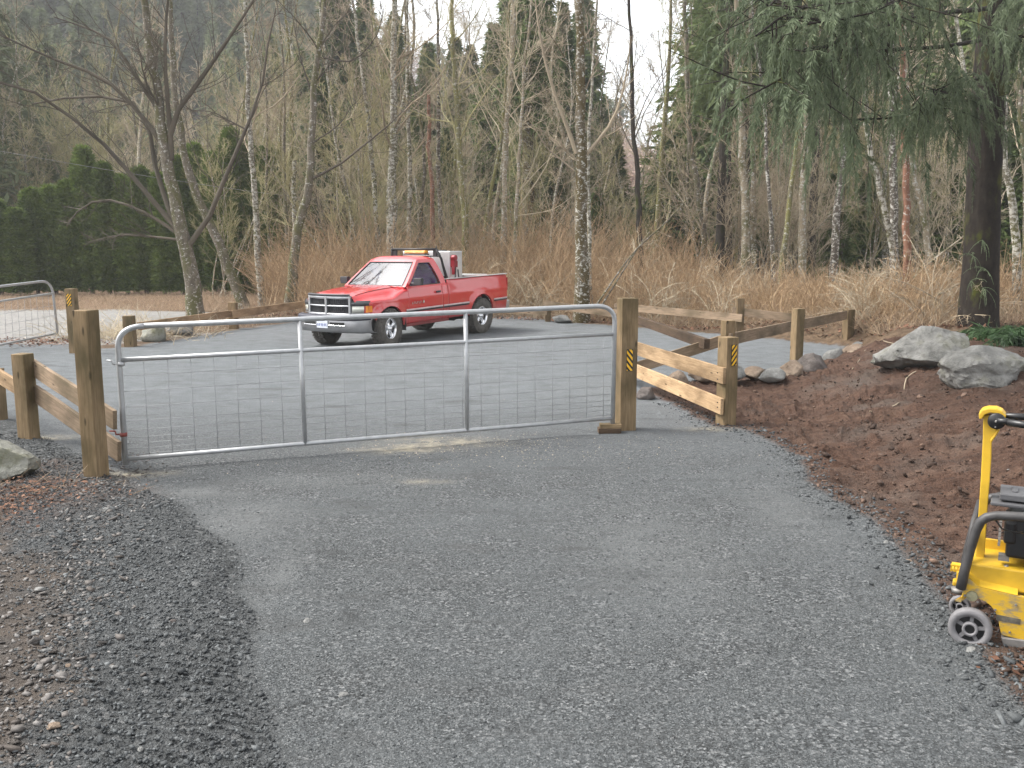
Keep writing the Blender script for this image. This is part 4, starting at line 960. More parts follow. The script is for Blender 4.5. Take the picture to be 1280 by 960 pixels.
# comb step and bracket on the left
m = MB(); z0, z1 = q(1197, 711, .28).z, q(1197, 703, .28).z; zc = (z0+z1)/2; x0 = qa(1189, 706, .28).x
m.box((x0+.045, .28, qa(1197, 709, .28).z), (.09, .14, .008))
for i in range(6): m.box((x0+.004+.0165*i, .215, qa(1197, 706, .28).z-.004), (.006, .012, .03))
m.box((x0+.045, .212, qa(1197, 702.5, .28).z), (.09, .012, .008)); m.build('comb_step', MY, pc, False)
p = qa(1203, 719, .26); m = MB(); m.box(p, (.055, .12, .075)); m.box(p+Vector((-.01, 0, -.045)), (.07, .06, .03)); m.build('bracket', MY, pc, False, bevel=.008)
# disc badge
p = q(1215, 745, -.004); m = MB(); m.lathe([(-.006, 0), (-.006, .026), (.004, .028)], p, 'Y', 24, smooth=False); m.build('round_badge', simple('worn_badge', (.19, .18, .11), .6, 0, .4, 60), pc, False)
# wheels
def mw(p, r, dep, name='transport_wheel'):
    e_ = bpy.data.objects.new(name, None); COL.objects.link(e_); e_.location = p; e_.parent = pc
    m = MB(); m.lathe([(-dep/2, r*.66), (-dep/2, r*.93), (-dep/2+.008, r), (dep/2-.008, r), (dep/2, r*.93), (dep/2, r*.66)], (0, 0, 0), 'Y', 36, closed=True); o = m.build('tyre', WG, e_); 
    m = MB(); m.lathe([(-dep/2+.004, r*.22), (-dep/2-.004, r*.24), (-dep/2-.004, r*.36), (dep/2, r*.36)], (0, 0, 0), 'Y', 24)
    for i in range(5): a = 2*pi*i/5+.2; Rm = Matrix.Rotation(-a, 3, 'Y'); m.box(Rm @ Vector((r*.52, -.002, 0)), (r*.40, dep*.5, r*.17), Rm)
    m.build('hub', WG, e_)
    m = MB(); m.lathe([(-dep*.1, 0), (-dep*.1, r*.68)], (0, 0, 0), 'Y', 24); m.lathe([(-dep/2+.006, 0), (-dep/2+.006, r*.23)], (0, 0, 0), 'Y', 12); m.build('wheel_centre', ENG, e_)
mw(q(1213, 782, -.03), .104, .055); mw(qa(1200, 757, .30), .055, .04)
m = MB(); p = qa(1198, 738, .10); m.lathe([(-.012, 0), (-.012, .033), (.012, .036), (.012, 0)], p, 'Z', 16); m.build('caster_collar', STEEL, pc, False)
# frame tubes
for dy in (-.01, .40):
    m = MB(); t = [(1201, 735), (1206, 712), (1213, 685), (1220, 662), (1226, 651), (1234, 646), (1246, 644), (1270, 645), (1320, 648), (1370, 652), (1392, 672), (1405, 760)]
    pts = [q(a, b_, dy) for a, b_ in t]; m.tube(pts, .0245, 12); m.build('roll_bar', TUBE, pc, False)
m = MB(); m.tube([q(1208, 700, .03), q(1214, 668, .18), q(1221, 648, .36)], .016, 8); m.build('brace', TUBE, pc, False)
# handle mast
def mp(px, py, dy): p = qa(px, py, .17)+Vector((0, dy, 0)); return p
left = [(1219, 700), (1226, 598), (1228.5, 548), (1229, 520)]; right = [(1246, 517), (1246, 541), (1239.5, 552), (1239, 575), (1236, 615), (1230, 702)]
m = MB(); m.prism([mp(a, b_, 0) for a, b_ in left+right], (0, .05, 0)); m.build('mast', MY, pc, False, bevel=.004)
m = MB(); capo = [(1224.5, 523), (1223.5, 517), (1228, 511.5), (1236, 509.5), (1246, 510), (1253, 513), (1258, 519), (1256.5, 522), (1249, 516.5), (1238, 515), (1231, 517.5), (1228, 522.5)]
m.prism([mp(a, b_, -.03) for a, b_ in capo], (0, .11, 0)); m.prism([mp(a, b_, -.004) for a, b_ in [(1237.5, 550), (1248, 536), (1250, 537.5), (1239, 554)]], (0, .058, 0)); m.build('mast_cap', MY, pc, False, bevel=.005)
m = MB(); m.lathe([(-.018, 0), (-.018, .038), (-.012, .042), (.03, .042)], mp(1246, 525, -.03), 'Y', 28); m.build('pivot_disc', ENG, pc, False)
m = MB(); m.lathe([(-.024, 0), (-.024, .008), (-.018, .008)], mp(1246, 525, -.03), 'Y', 10); m.lathe([(-.022, 0), (-.022, .004), (-.018, .004)], mp(1244.5, 532, -.03), 'Y', 8); m.build('pivot_bolt', STEEL, pc, False)
m = MB(); m.tube([mp(1246, 524.5, -.045), mp(1258, 525, -.045), mp(1262, 526.5, -.045)], .017, 10); m.tube([mp(1259, 526, -.045), mp(1285, 530, -.05), mp(1360, 541, -.10), mp(1390, 546, -.1)], .019, 12); m.tube([mp(1250, 521, .03), mp(1290, 524, .06), mp(1360, 532, .2), mp(1390, 537, .3)], .018, 10); m.build('handle_bar', ENG, pc, False)
# engine
m = MB(); cx, cy = q(1330, 680).x, .20; z_ = lambda py: q(1280, py).z
m.box((cx, cy, (z_(652)+z_(705))/2), (.50, .28, z_(652)-z_(705))); m.box((q(1262, 680).x, cy-.02, z_(672)), (.06, .26, .13)); m.box((cx+.05, cy, z_(715)), (.42, .24, .06)); e_ = m.build('engine', ENG, pc, False, bevel=.018)
m = MB()
for i in range(6): m.box((q(1249, 690).x-.004, cy-.06, z_(662+i*6)), (.012, .12, .006))
m.box((q(1254, 707).x, cy-.1, z_(707)), (.05, .05, .03)); m.tube([q(1257, 712, .08), q(1262, 728, .08)], .012, 6); m.build('cooling_fin', STEEL, pc, False)
m = MB(); m.box((q(1300, 634).x+.02, cy+.02, z_(631)), (.40, .22, .035)); m.box((q(1280, 634).x-.02, cy-.02, z_(640)), (.26, .18, .02)); m.box((q(1268, 630).x, cy+.02, z_(626)), (.03, .1, .012)); m.build('engine_cover', simple('grey_cover', (.09, .09, .095), .5), pc, False, bevel=.012)
m = MB(); r = random.Random(5)
for i in range(8):
    if i == 3: continue
    m.box((q(1261+i*4.1, 671).x, cy-.142, z_(670.5)+r.uniform(-.002, .002)), (.009, .003, .010)); 
m.build('engine_lettering', simple('letter_gold', (.45, .28, .04), .5), pc, False)
m = MB(); m.tube([q(1244, 650, .02), q(1252, 662, .02), q(1268, 668, .04), q(1285, 670, .06)], .005, 5); m.build('cable', ENG, pc, False)
# base plate
m = MB(); m.prism([q(a, b_, -.01) for a, b_ in ((1251, 796), (1256, 814), (1300, 822), (1400, 830), (1415, 815))], (0, .46, 0)); m.build('base_plate', STEEL, pc, False, bevel=.006)
m = MB(); m.prism([q(a, b_, -.02) for a, b_ in ((1253, 812), (1256, 817), (1330, 828), (1400, 836), (1482, 830), (1330, 822))], (0, .48, 0)); m.build('base_lip', simple('worn_lip', (.30, .27, .25), .5, .3), pc, False)

# ------------------------------------------------------------------ boulders, rocks and stones
def rock_mat(name, lo, hi, moss=0):
    m, nt, b = new_mat(name); v = coords(nt); n = noise(nt, v, 2.5, 8, .68); n2 = noise(nt, v, 14, 5, .7)
    c = ramp(nt, n, [(.32, lo), (.68, hi)]).outputs[0]; c = mixc(nt, ramp(nt, n2, [(.55, (0, 0, 0)), (.7, (.6,)*3)]).outputs[0], c, tuple(x*.5 for x in lo))
    if moss: c = mixc(nt, ramp(nt, noise(nt, v, 3.3, 4), [(.5, (0, 0, 0)), (.66, (moss,)*3)]).outputs[0], c, (.10, .10, .03))
    nt.links.new(c, b.inputs['Base Color']); b.inputs['Roughness'].default_value = .85; b.inputs['Specular IOR Level'].default_value = .3
    bump(nt, b, n2, .8, .03, bump(nt, None, n, .8, .08)); return m
RK_G = rock_mat('grey_granite', (.11, .11, .105), (.32, .32, .305)); RK_S = rock_mat('pale_stone', (.12, .12, .115), (.30, .30, .29)); RK_L = rock_mat('boulder_granite', (.095, .095, .088), (.28, .275, .26), .35); RK_M = rock_mat('mossy_grey', (.14, .14, .12), (.32, .32, .28), .6); RK_B = rock_mat('brown_rock', (.11, .075, .05), (.32, .25, .19)); RK_D = rock_mat('dark_rock', (.06, .05, .045), (.16, .14, .13))
def rock(name, c, dims, seed, mat, label, cat='rock', sub=4, planes=15, group=None, rz=0, detail=.07):
    bm = bmesh.new(); bmesh.ops.create_icosphere(bm, subdivisions=sub, radius=1)
    V_ = np.array([v.co[:] for v in bm.verts]); r = np.random.default_rng(seed)
    V_ = V_*(1+.16*fbm(V_[:, 0]*1.3+seed, V_[:, 1]*1.3, 3, seed, z=V_[:, 2]*1.3))[:, None]
    for i in range(planes):
        n = r.normal(size=3); n /= np.linalg.norm(n); d = r.uniform(.60, .88); s = V_@n; V_ = V_-np.maximum(0, s-d)[:, None]*n*.93
    V_ = V_*(1+detail*fbm(V_[:, 0]*4+seed, V_[:, 1]*4, 4, seed+5, z=V_[:, 2]*4, gain=.6))[:, None]
    V_[:, :2] *= (1+.45*np.clip(-V_[:, 2:3], 0, .7)); V_ = V_/np.abs(V_).max(0)*np.array(dims)/2
    F_ = np.array([[v.index for v in f.verts] for f in bm.faces]); bm.free()
    me = np_mesh(name, V_, F_, sub > 3)
    if sub > 3 and hasattr(me, 'set_sharp_from_angle'): me.set_sharp_from_angle(angle=radians(28))
    o = link(name, me, mat); o.location = c; o.rotation_euler = (0, 0, rz); return tag(o, label, cat, group)
def rock_px(px0, px1, yt, yb, seed, mat, label, z=None, depth=.8, **k):
    D = G((px0+px1)/2, yb, 0 if z is None else z).y; a = at(px0, yb, D); b_ = at(px1, yb, D); t = at((px0+px1)/2, yt, D+.2)
    wd = (b_-a).length; h = max(.05, t.z-a.z); return rock(k.pop('name', 'rock'), ((a.x+b_.x)/2, D+wd*depth*.4, (t.z+a.z)/2-.08*h), (wd, wd*depth, h*1.12), seed, mat, label, **k)
rock_px(1112, 1236, 402, 470, 11, RK_L, 'largest pale grey boulder on the dirt bank left of the dark tree trunk', z=.27, planes=12, detail=.10, name='boulder', cat='boulder', sub=5)
rock_px(1188, 1310, 432, 494, 12, RK_L, 'flat grey boulder at the right edge in front of the fern', z=.27, planes=12, detail=.10, name='boulder', cat='boulder', sub=5)
rock_px(-60, 33, 543, 604, 13, RK_M, 'mossy grey boulder at the left edge behind the leaf litter', z=.02, name='boulder', cat='boulder', sub=5)
rk = [(830, 866, 462, 484, RK_B, 'pale tan rock touching the striped fence post'), (862, 902, 458, 478, RK_B, 'low brown rock second from the striped post'), (893, 936, 452, 478, RK_G, 'grey rock below the rail between two posts'),
      (928, 962, 456, 476, RK_B, 'small wedge of tan rock left of the middle post'), (972, 1012, 449, 474, RK_B, 'tilted brown slab at the foot of the middle fence post'), (950, 985, 458, 479, RK_G, 'light grey rock in front of the brown slab'),
      (1000, 1040, 440, 470, RK_D, 'dark rock right of the middle fence post'), (1030, 1062, 434, 455, RK_G, 'grey rock at the foot of the last fence post'), (1055, 1090, 428, 448, RK_B, 'small brown rock right of the last fence post'),
      (1088, 1128, 422, 446, RK_D, 'dark low rock beside the big pale boulder'), (1065, 1085, 426, 436, RK_G, 'little grey rock behind the small brown one'), (796, 822, 482, 500, RK_D, 'dark crumbling rock just right of the gate post behind the boards'),
      (205, 240, 397, 420, RK_G, 'whitish rock under the left lot fence'), (172, 206, 402, 428, RK_M, 'mossy lump beside the low left fence post'), (690, 716, 393, 404, RK_G, 'pale rock beside the far fence post behind the gate')]
for i, (a, b_, t, bb, mt, lb) in enumerate(rk): rock_px(a, b_, t, bb, 40+i, mt, lb, sub=3, planes=18, depth=.9, detail=.14, group='rocks along the lot edge')
st = [(50, 735, 18, RK_G, 'white-grey stone highest on the brown rubble strip'), (20, 675, 9, RK_G, 'white stone alone on dark gravel at the left'), (142, 832, 12, RK_G, 'pale stone at the middle of the loose dark gravel'), (176, 935, 13, RK_G, 'white stone near the bottom of the loose gravel'), (68, 905, 20, RK_B, 'flat brown stone low on the rubble strip'),
      (88, 865, 14, RK_B, 'tan stone beside the rubble strip'), (57, 812, 18, RK_G, 'pale slab in the middle of the rubble strip'), (85, 830, 13, RK_B, 'brown stone below the pale slab'), (45, 790, 15, RK_G, 'pale pointed stone in the rubble strip'), (216, 775, 13, RK_D, 'dark flat stone near the driveway edge'),
      (133, 638, 15, RK_G, 'light stone below the left gate post'), (115, 645, 13, RK_G, 'grey stone left of the light one below the gate post'), (383, 775, 17, RK_G, 'flat light stone bedded in the driveway left of centre'), (430, 866, 16, RK_G, 'light stone bedded low in the driveway'), (1202, 795, 22, RK_G, 'jagged grey stone leaning on the compactor wheel'), (1214, 810, 20, RK_G, 'pale flat stone below the compactor wheel'),
      (1104, 647, 15, RK_D, 'dark clod at the edge of the driveway'), (1085, 636, 12, RK_D, 'dark chunk above the dark clod at the driveway edge'), (1137, 700, 13, RK_B, 'tan stone on the dirt right of the driveway'), (1108, 676, 12, RK_G, 'greenish grey stone on the dirt edge'), (1265, 547, 8, RK_G, 'small pale chip of stone behind the compactor handle')]
for i, (px, py, wpx, mt, lb) in enumerate(st):
    p = G(px, py); h0 = H1(p.x, p.y); p = G(px, py, h0+.01); s = .85*wpx/F*sqrt(p.y**2+4); rock('stone', (p.x, p.y, H1(p.x, p.y)+s*.06), (s, s*.7, s*.42), 90+i, RK_S if mt is RK_G else mt, lb, 'stone', 3, 22, 'loose stones on the gravel and dirt', rz=i*1.7)
# ------------------------------------------------------------------ trees: vectorised branching
def tubes(P, Rr, S=3):
    """P (N,K,3) centre lines, Rr (N,K) radii -> verts, quads"""
    N_, K, _ = P.shape
    T = np.gradient(P, axis=1); T /= np.linalg.norm(T, axis=2, keepdims=True)+1e-9
    ref = np.where(np.abs(T[..., 2:3]) > .9, np.array([1., 0, 0]), np.array([0, 0, 1.])); ref = np.repeat(ref[:, :1], K, 1)
    A = np.cross(T, ref); A /= np.linalg.norm(A, axis=2, keepdims=True)+1e-9; B = np.cross(T, A)
    an = np.arange(S)*2*pi/S; ring = P[:, :, None]+(A[:, :, None]*np.cos(an)[None, None, :, None]+B[:, :, None]*np.sin(an)[None, None, :, None])*Rr[:, :, None, None]
    Vt = ring.reshape(-1, 3); n = np.arange(N_)[:, None, None]*K*S; k = np.arange(K-1)[None, :, None]*S; s = np.arange(S)[None, None, :]; s2 = (s+1) % S
    Fq = np.stack([n+k+s, n+k+s2, n+k+S+s2, n+k+S+s], -1).reshape(-1, 4); return Vt, Fq
def join(parts):
    V_, F_, o = [], [], 0
    for v, f in parts: V_.append(v); F_.append(f+o); o += len(v)
    return np.concatenate(V_), np.concatenate(F_)
def spline(pts, K):
    """Catmull-Rom through pts resampled to K points (arc-length)"""
    p = np.array([list(q) for q in pts], float); q = np.vstack([2*p[0]-p[1], p, 2*p[-1]-p[-2]]); out_ = []
    for i in range(len(p)-1):
        a, b, c, d = q[i], q[i+1], q[i+2], q[i+3]
        for t in np.linspace(0, 1, 10, endpoint=False): out_.append(.5*((2*b)+(-a+c)*t+(2*a-5*b+4*c-d)*t*t+(-a+3*b-3*c+d)*t**3))
    out_.append(p[-1]); o = np.array(out_); s = np.r_[0, np.cumsum(np.linalg.norm(np.diff(o, axis=0), axis=1))]; u = np.linspace(0, s[-1], K)
    return np.stack([np.interp(u, s, o[:, i]) for i in range(3)], -1)
def spawn(P, L, n, t0, t1, ang, ratio, K, up, jit, r, azi=None):
    """children of centre lines P (N,K0,3): returns (N*n,K,3) and lengths"""
    N_, K0, _ = P.shape; t = r.uniform(t0, t1, (N_, n)); f = t*(K0-1); i = np.minimum(f.astype(int), K0-2); w_ = (f-i)[..., None]
    idx = np.arange(N_)[:, None]; base = P[idx, i]*(1-w_)+P[idx, i+1]*w_; T = P[idx, i+1]-P[idx, i]; T /= np.linalg.norm(T, axis=2, keepdims=True)+1e-9
    rnd = r.normal(size=(N_, n, 3)); side = rnd-T*(rnd*T).sum(-1, keepdims=True); side /= np.linalg.norm(side, axis=2, keepdims=True)+1e-9
    a = np.radians(r.normal(ang, 10, (N_, n)))[..., None]; d = T*np.cos(a)+side*np.sin(a)
    ln = (L[:, None]*ratio*(1.15-.75*t)*r.uniform(.55, 1.25, (N_, n)))
    C = np.zeros((N_, n, K, 3)); C[:, :, 0] = base; step = (ln/(K-1))[..., None]
    for k in range(1, K):
        d = d+r.normal(0, jit, d.shape); d[..., 2] += up; d /= np.linalg.norm(d, axis=2, keepdims=True); C[:, :, k] = C[:, :, k-1]+d*step
    return C.reshape(-1, K, 3), ln.reshape(-1), t.reshape(-1)
def bare_crown(trunk, L, r, n1=16, t0=.35, up=.10, ang=48, ratio=.28, n2=6, n3=4, rad=.03, twig=.0045, jit=.16, extra=None):
    """limbs, branches, twigs grown along a trunk centre line (K,3)"""
    parts = []
    P1, L1, t1_ = spawn(trunk[None], np.array([L]), n1, t0, .98, ang, ratio, 8, up, jit, r)
    if extra is not None:
        P1 = np.concatenate([P1, extra]); L1 = np.r_[L1, np.linalg.norm(np.diff(extra, axis=1), axis=2).sum(1)]; 
    taper = np.linspace(1, .25, 8)[None]; nrm = rad*np.clip(L1/(L*ratio), .35, 1.8)
    parts.append(tubes(P1, nrm[:, None]*taper, 5))
    P2, L2, _ = spawn(P1, L1, n2, .15, .98, 42, .42, 5, up*.8, jit*1.1, r); parts.append(tubes(P2, (rad*.30)*np.linspace(1, .4, 5)[None]*np.ones((len(P2), 1)), 3))
    if n3:
        P3, L3, _ = spawn(P2, L2, n3, .1, .98, 38, .55, 4, up*.8, jit*1.1, r); parts.append(tubes(P3, twig*np.linspace(1.1, .6, 4)[None]*np.ones((len(P3), 1)), 3))
    return join(parts)
BK_ALD = bark_mat('alder_bark', (.075, .062, .045), (.20, .175, .135), white=.22, moss=.5)
BK_WHT = bark_mat('lichen_white_bark', (.085, .074, .055), (.23, .205, .16), white=.52, moss=.45, wcol=(.42, .405, .355))
BK_MOSS = bark_mat('mossy_bark', (.085, .075, .045), (.20, .185, .11), white=.25, moss=.75, mosscol=(.17, .16, .065))
BK_BRN = bark_mat('brown_mossy_bark', (.07, .055, .038), (.21, .175, .125), white=.32, moss=.8, mosscol=(.085, .065, .03))
BK_DRK = bark_mat('dark_bark', (.022, .018, .015), (.065, .055, .045), white=.0, moss=.25, mosscol=(.05, .06, .015))
BK_DSP = bark_mat('dark_spotted_bark', (.05, .042, .033), (.13, .11, .09), white=.42, moss=.1)
BK_RED = bark_mat('reddish_bark', (.13, .06, .04), (.28, .15, .10), white=.2, moss=.1)
BK_TAN = bark_mat('tan_bark', (.17, .14, .10), (.33, .28, .20), white=.35, moss=.4)
BK_BLK = bark_mat('near_black_bark', (.010, .008, .007), (.035, .028, .022), moss=.2, mosscol=(.06, .065, .012))
TW = simple('twig_bark', (.33, .27, .19), .9, 0, .4, .6); TWD = simple('twig_dark', (.085, .070, .050), .9, 0, .4, .6); TWL = simple('twig_pale', (.47, .40, .29), .9, 0, .35, .6); TWG = simple('twig_mossy', (.33, .30, .155), .9, 0, .35, .6)
def trunk_mesh(C, r0, r1, S=10, flare_=1.25):
    K = len(C); t = np.linspace(0, 1, K); rr = r0+(r1-r0)*t; rr = rr*(1+(flare_-1)*np.exp(-t*K*.55)); rr = rr*(1+.06*fbm(t*14, t*0+C[0, 0]*3, 2, 5)); return tubes(C[None], rr[None], S)
BARES = 'bare deciduous trees around the gravel lot'
def tree_px(path, D, wb, wt, bark, twig, label, seed, n1=14, limbs=(), top=None, t0=.35, up=.10, ratio=.24, Dtop=0, group=BARES, n2=8, n3=5, name='bare_tree', cat='tree', rad=None, ang=48, lrad=None):
    """path: photo trace from base up (measured positions); the crown above the frame is grown on"""
    r = np.random.default_rng(seed); n = len(path); pts = []
    for i, (px, py) in enumerate(path): pts.append(at(px, py, D+Dtop*i/(n-1)))
    pts[0].z = H1(pts[0].x, pts[0].y)-.1 if path[0][1] > 340 else min(pts[0].z, .0)
    b0 = pts[0].copy()
    if path[0][1] <= 340: pts.insert(0, Vector((b0.x, b0.y, H1(b0.x, b0.y)-.1))) if pts[0].z > .4 else None
    zt = pts[-1].z
    if top:
        d = (pts[-1]-pts[-2]).normalized(); d = (d+Vector((0, 0, .8))).normalized()
        pts.append(pts[-1]+d*top*.5+Vector((r.normal(0, .2), r.normal(0, .2), 0))); pts.append(pts[-1]+Vector((r.normal(0, .3), r.normal(0, .3), top*.5)))
    C = spline(pts, 26); C[1:-1, :2] += r.normal(0, .018, (24, 2)); L = float(np.linalg.norm(np.diff(C, axis=0), axis=1).sum())
    e = empty(name, (C[0, 0], C[0, 1], C[0, 2]+.1), label, cat, group)
    s = 1/F; r0 = wb*D*s/2; r1 = wt*D*s/2
    if top: r1 = r1*.35
    v, f = trunk_mesh(C, r0, r1); link('trunk', np_mesh('trunk', v, f, True), bark, e)
    ex = []
    for lp, w0 in limbs:
        q_ = [at(a, b_, D-.0+dd) for (a, b_, *dd_) in lp for dd in [dd_[0] if dd_ else 0]]
        Lc = spline(q_, 8); wv = np.linspace(w0*D*s/2*.72, w0*D*s/2*.22, 8); v, f = tubes(Lc[None], wv[None], 6); link('limb', np_mesh('limb', v, f, True), bark if w0 > 3 else twig, e); ex.append(Lc)
    if n1:
        v, f = bare_crown(C, L, r, n1, t0, up, ang, ratio, n2, n3, rad=rad or max(.012, r0*.22), extra=np.array(ex) if ex else None)
        link('branches', np_mesh('branches', v, f), twig, e)
    return e
T = tree_px
T([(245, 392), (236, 330), (222, 262), (207, 195), (197, 120), (186, 50), (180, 0)], 27.5, 19, 9, BK_ALD, TWD, 'broad bare alder with long arching limbs, left of the lot fence', 101, n1=10, top=4, t0=.45, n2=13, n3=8, limbs=(
  ([(225, 291), (190, 250), (158, 212), (133, 183), (54, 121, -1), (0, 103, -2), (-60, 88, -3)], 4.5), ([(205, 184), (185, 155), (167, 133), (129, 98), (75, 77, -.5), (0, 44, -1)], 4), ([(198, 138), (180, 112), (167, 92), (142, 54), (121, 40), (67, 21)], 3.2),
  ([(214, 200), (212, 146), (208, 117), (206, 50), (210, 0), (214, -50)], 3.4), ([(212, 170), (222, 138), (250, 100), (287, 46), (317, 0), (340, -40)], 3), ([(222, 292), (183, 267), (137, 250), (104, 258), (83, 283)], 3),
  ([(226, 300), (190, 296), (150, 294), (108, 303)], 2.6), ([(237, 306), (262, 271), (287, 208), (308, 162), (329, 100), (334, 60), (345, 10)], 3.6), ([(308, 162), (285, 150), (265, 140), (240, 138)], 2.4), ([(220, 285), (196, 215, .5), (188, 168, .5), (170, 130, .5), (108, 120, .5), (40, 130, .5)], 3)), name='alder_tree')
T([(308, 384), (292, 350), (264, 282), (241, 232), (226, 170), (216, 90), (213, 0)], 31, 13, 8, BK_ALD, TW, 'alder trunk leaning left behind the broad alder', 102, n1=12, top=4, name='alder_tree')
T([(328, 384), (323, 310), (318, 235), (312, 160), (309, 70), (306, 0)], 32, 9, 6, BK_WHT, TW, 'slim white-blotched trunk right of the leaning alder', 103, top=4, name='alder_tree', limbs=(([(311, 165), (300, 158), (275, 148), (240, 138)], 2.2), ([(313, 170), (322, 130), (331, 95), (334, 20)], 2.4)))
T([(360, 380), (371, 292), (384, 240), (388, 190), (393, 100), (400, 50), (406, 0)], 29.5, 13, 8, BK_ALD, TWD, 'alder leaning right just left of the truck, with a long side limb', 104, n1=12, top=4, name='alder_tree', limbs=(([(385, 226), (402, 217), (420, 209), (448, 187), (493, 150), (520, 120)], 3), ([(399, 60), (420, 30), (450, 0)], 2.6), ([(391, 120), (375, 70), (362, 0)], 2.4), ([(404, 72), (440, 76), (470, 46), (480, 10)], 2.2)))
T([(370, 330), (369, 290), (367, 240), (368, 200)], 33, 7, 5, BK_WHT, TWL, 'short dead white snag beside the alder left of the truck', 105, n1=4, n2=3, n3=2, t0=.6, ratio=.15, name='dead_snag')
T([(444, 330), (438, 262), (429, 219), (420, 178), (412, 115), (404, 50), (400, 0)], 34, 5, 4, BK_WHT, TW, 'thin pale trunk directly above the truck windshield, leaning left', 106, top=4)
T([(474, 345), (471, 272), (465, 206), (460, 150), (449, 62), (441, 0)], 33, 7, 5, BK_WHT, TW, 'slim white-speckled trunk above the truck cab', 107, top=4)
T([(487, 350), (490, 260), (492, 180), (492, 100), (494, 0)], 32.5, 13.5, 9, BK_WHT, TW, 'thickest white-blotched trunk rising behind the truck rack', 108, n1=16, top=4, name='alder_tree', limbs=(([(493, 72), (480, 40), (462, 8)], 2.4), ([(493, 76), (520, 62), (552, 36), (575, 8)], 2.2)))
T([(509, 345), (512, 240), (511, 170), (509, 80), (510, 0)], 34, 7, 5, BK_WHT, TW, 'slim blotched trunk just right of the thickest white one', 109, top=4)
T([(518, 330), (527, 255), (531, 206), (526, 155), (517, 110), (508, 60), (506, 0)], 35, 6, 4, BK_ALD, TW, 'crooked slim trunk bowing left above the amber light bar', 110, top=4)
T([(541, 345), (541, 250), (536, 190), (537, 150), (536, 118)], 33.5, 7, 4, BK_RED, TWD, 'reddish broken snag standing behind the truck rack', 111, n1=4, n2=3, n3=2, t0=.7, ratio=.12, name='dead_snag')
T([(555, 330), (550, 240), (547, 180), (548, 90), (546, 0)], 34.5, 7, 4, BK_DSP, TW, 'dark speckled trunk right beside the reddish snag', 112, top=4)
T([(584, 345), (581, 270), (575, 200), (570, 120), (566, 60), (565, 0)], 31.5, 10, 7, BK_MOSS, TWG, 'mossy trunk behind the tank in the truck bed', 113, n1=14, top=4, limbs=(([(574, 185), (560, 130), (548, 80)], 3), ([(569, 110), (590, 60), (612, 8)], 2.8), ([(570, 120), (600, 95), (622, 60)], 2.2)))
T([(561, 320), (566, 230), (571, 170), (575, 120)], 32.5, 4.5, 3, BK_MOSS, TWG, 'thin mossy sapling leaning against the mossy trunk', 114, n1=6)
T([(598, 320), (612, 250), (626, 180), (632, 100), (637, 0)], 33, 6, 4, BK_MOSS, TWL, 'slim trunk leaning right behind the truck tail', 115, n1=12, top=4)
T([(610, 330), (618, 270), (630, 190), (636, 90), (640, 0)], 36, 6, 4, BK_TAN, TWL, 'second slim trunk leaning right, behind the first one', 116, n1=12, top=4)
T([(628, 345), (631, 250), (634, 150), (641, 60), (641, 0)], 32, 9, 6, BK_TAN, TWL, 'tall pale-brown trunk above the tail of the truck', 117, n1=18, top=4, ang=35)
T([(641, 345), (646, 250), (650, 180), (655, 90), (664, 0)], 31, 6, 4, BK_TAN, TWL, 'many-branched slim tree right of the truck tail', 118, n1=22, t0=.25, top=4, ang=32, ratio=.34, limbs=(([(645, 262), (672, 225), (690, 190), (705, 120)], 2.6), ([(648, 240), (680, 205), (712, 180)], 2.2), ([(644, 270), (690, 262), (722, 240)], 2)))
T([(727, 402), (727, 300), (727, 190), (725, 100), (723, 0)], 25.5, 19, 12, BK_BRN, TW, 'big moss-patched alder behind the gate latch with forking limbs', 119, n1=12, t0=.55, top=4, name='alder_tree', limbs=(
  ([(721, 192), (708, 156), (696, 124), (682, 79), (673, 31), (668, -10)], 4.2), ([(718, 214), (700, 198), (685, 186), (658, 144)], 3), ([(721, 200), (700, 182), (680, 165), (665, 158)], 2.6), ([(732, 194), (748, 175), (761, 158), (775, 127), (785, 79), (788, 45)], 4.4), ([(732, 112), (745, 80), (758, 48)], 2.6), ([(717, 90), (700, 62), (685, 40)], 4)))
T([(738, 380), (737, 300), (736, 200), (740, 90), (745, 20)], 27, 6, 4, BK_WHT, TW, 'thin pale trunk right against the big moss-patched alder', 120, n1=12, top=4)
T([(803, 325), (798, 240), (791, 150), (789, 60), (786, 0)], 31, 8, 5, BK_DRK, TWD, 'slim nearly black trunk right of the sky gap', 121, n1=10, top=4)
T([(882, 335), (880, 300), (872, 240), (862, 170), (858, 90), (856, 0)], 32, 9, 7, BK_ALD, TW, 'pale grey trunk left of the thick dark conifer trunk', 122, n1=14, top=4)
T([(934, 350), (931, 260), (926, 150), (922, 60), (920, 0)], 30, 12, 8, BK_TAN, TW, 'brown-grey trunk right of the dark pair of conifer trunks', 123, n1=12, top=4)
T([(946, 345), (942, 260), (940, 170), (938, 100)], 31, 8, 6, BK_TAN, TW, 'slimmer trunk close beside the brown-grey one', 124, n1=10, top=6)
T([(970, 380), (966, 300), (961, 240), (957, 180), (955, 130)], 27.5, 6, 4, BK_DSP, TWD, 'thin black-and-white speckled trunk', 125, n1=8, top=6)
T([(972, 370), (980, 310), (989, 240), (997, 160), (1000, 110)], 28.5, 7, 6, BK_MOSS, TWG, 'mossy trunk leaning right behind the speckled one', 126, n1=8, top=6)
T([(1003, 370), (1003, 290), (1004, 230), (1008, 165), (1010, 100)], 29.5, 11, 9, BK_TAN, TW, 'sunlit tan trunk behind the middle fence post', 127, n1=8, top=6)
T([(1041, 370), (1044, 300), (1050, 240), (1054, 190), (1056, 130)], 28.5, 11, 6, BK_DSP, TWD, 'white-flecked dark trunk left of the last fence post', 128, n1=8, top=6)
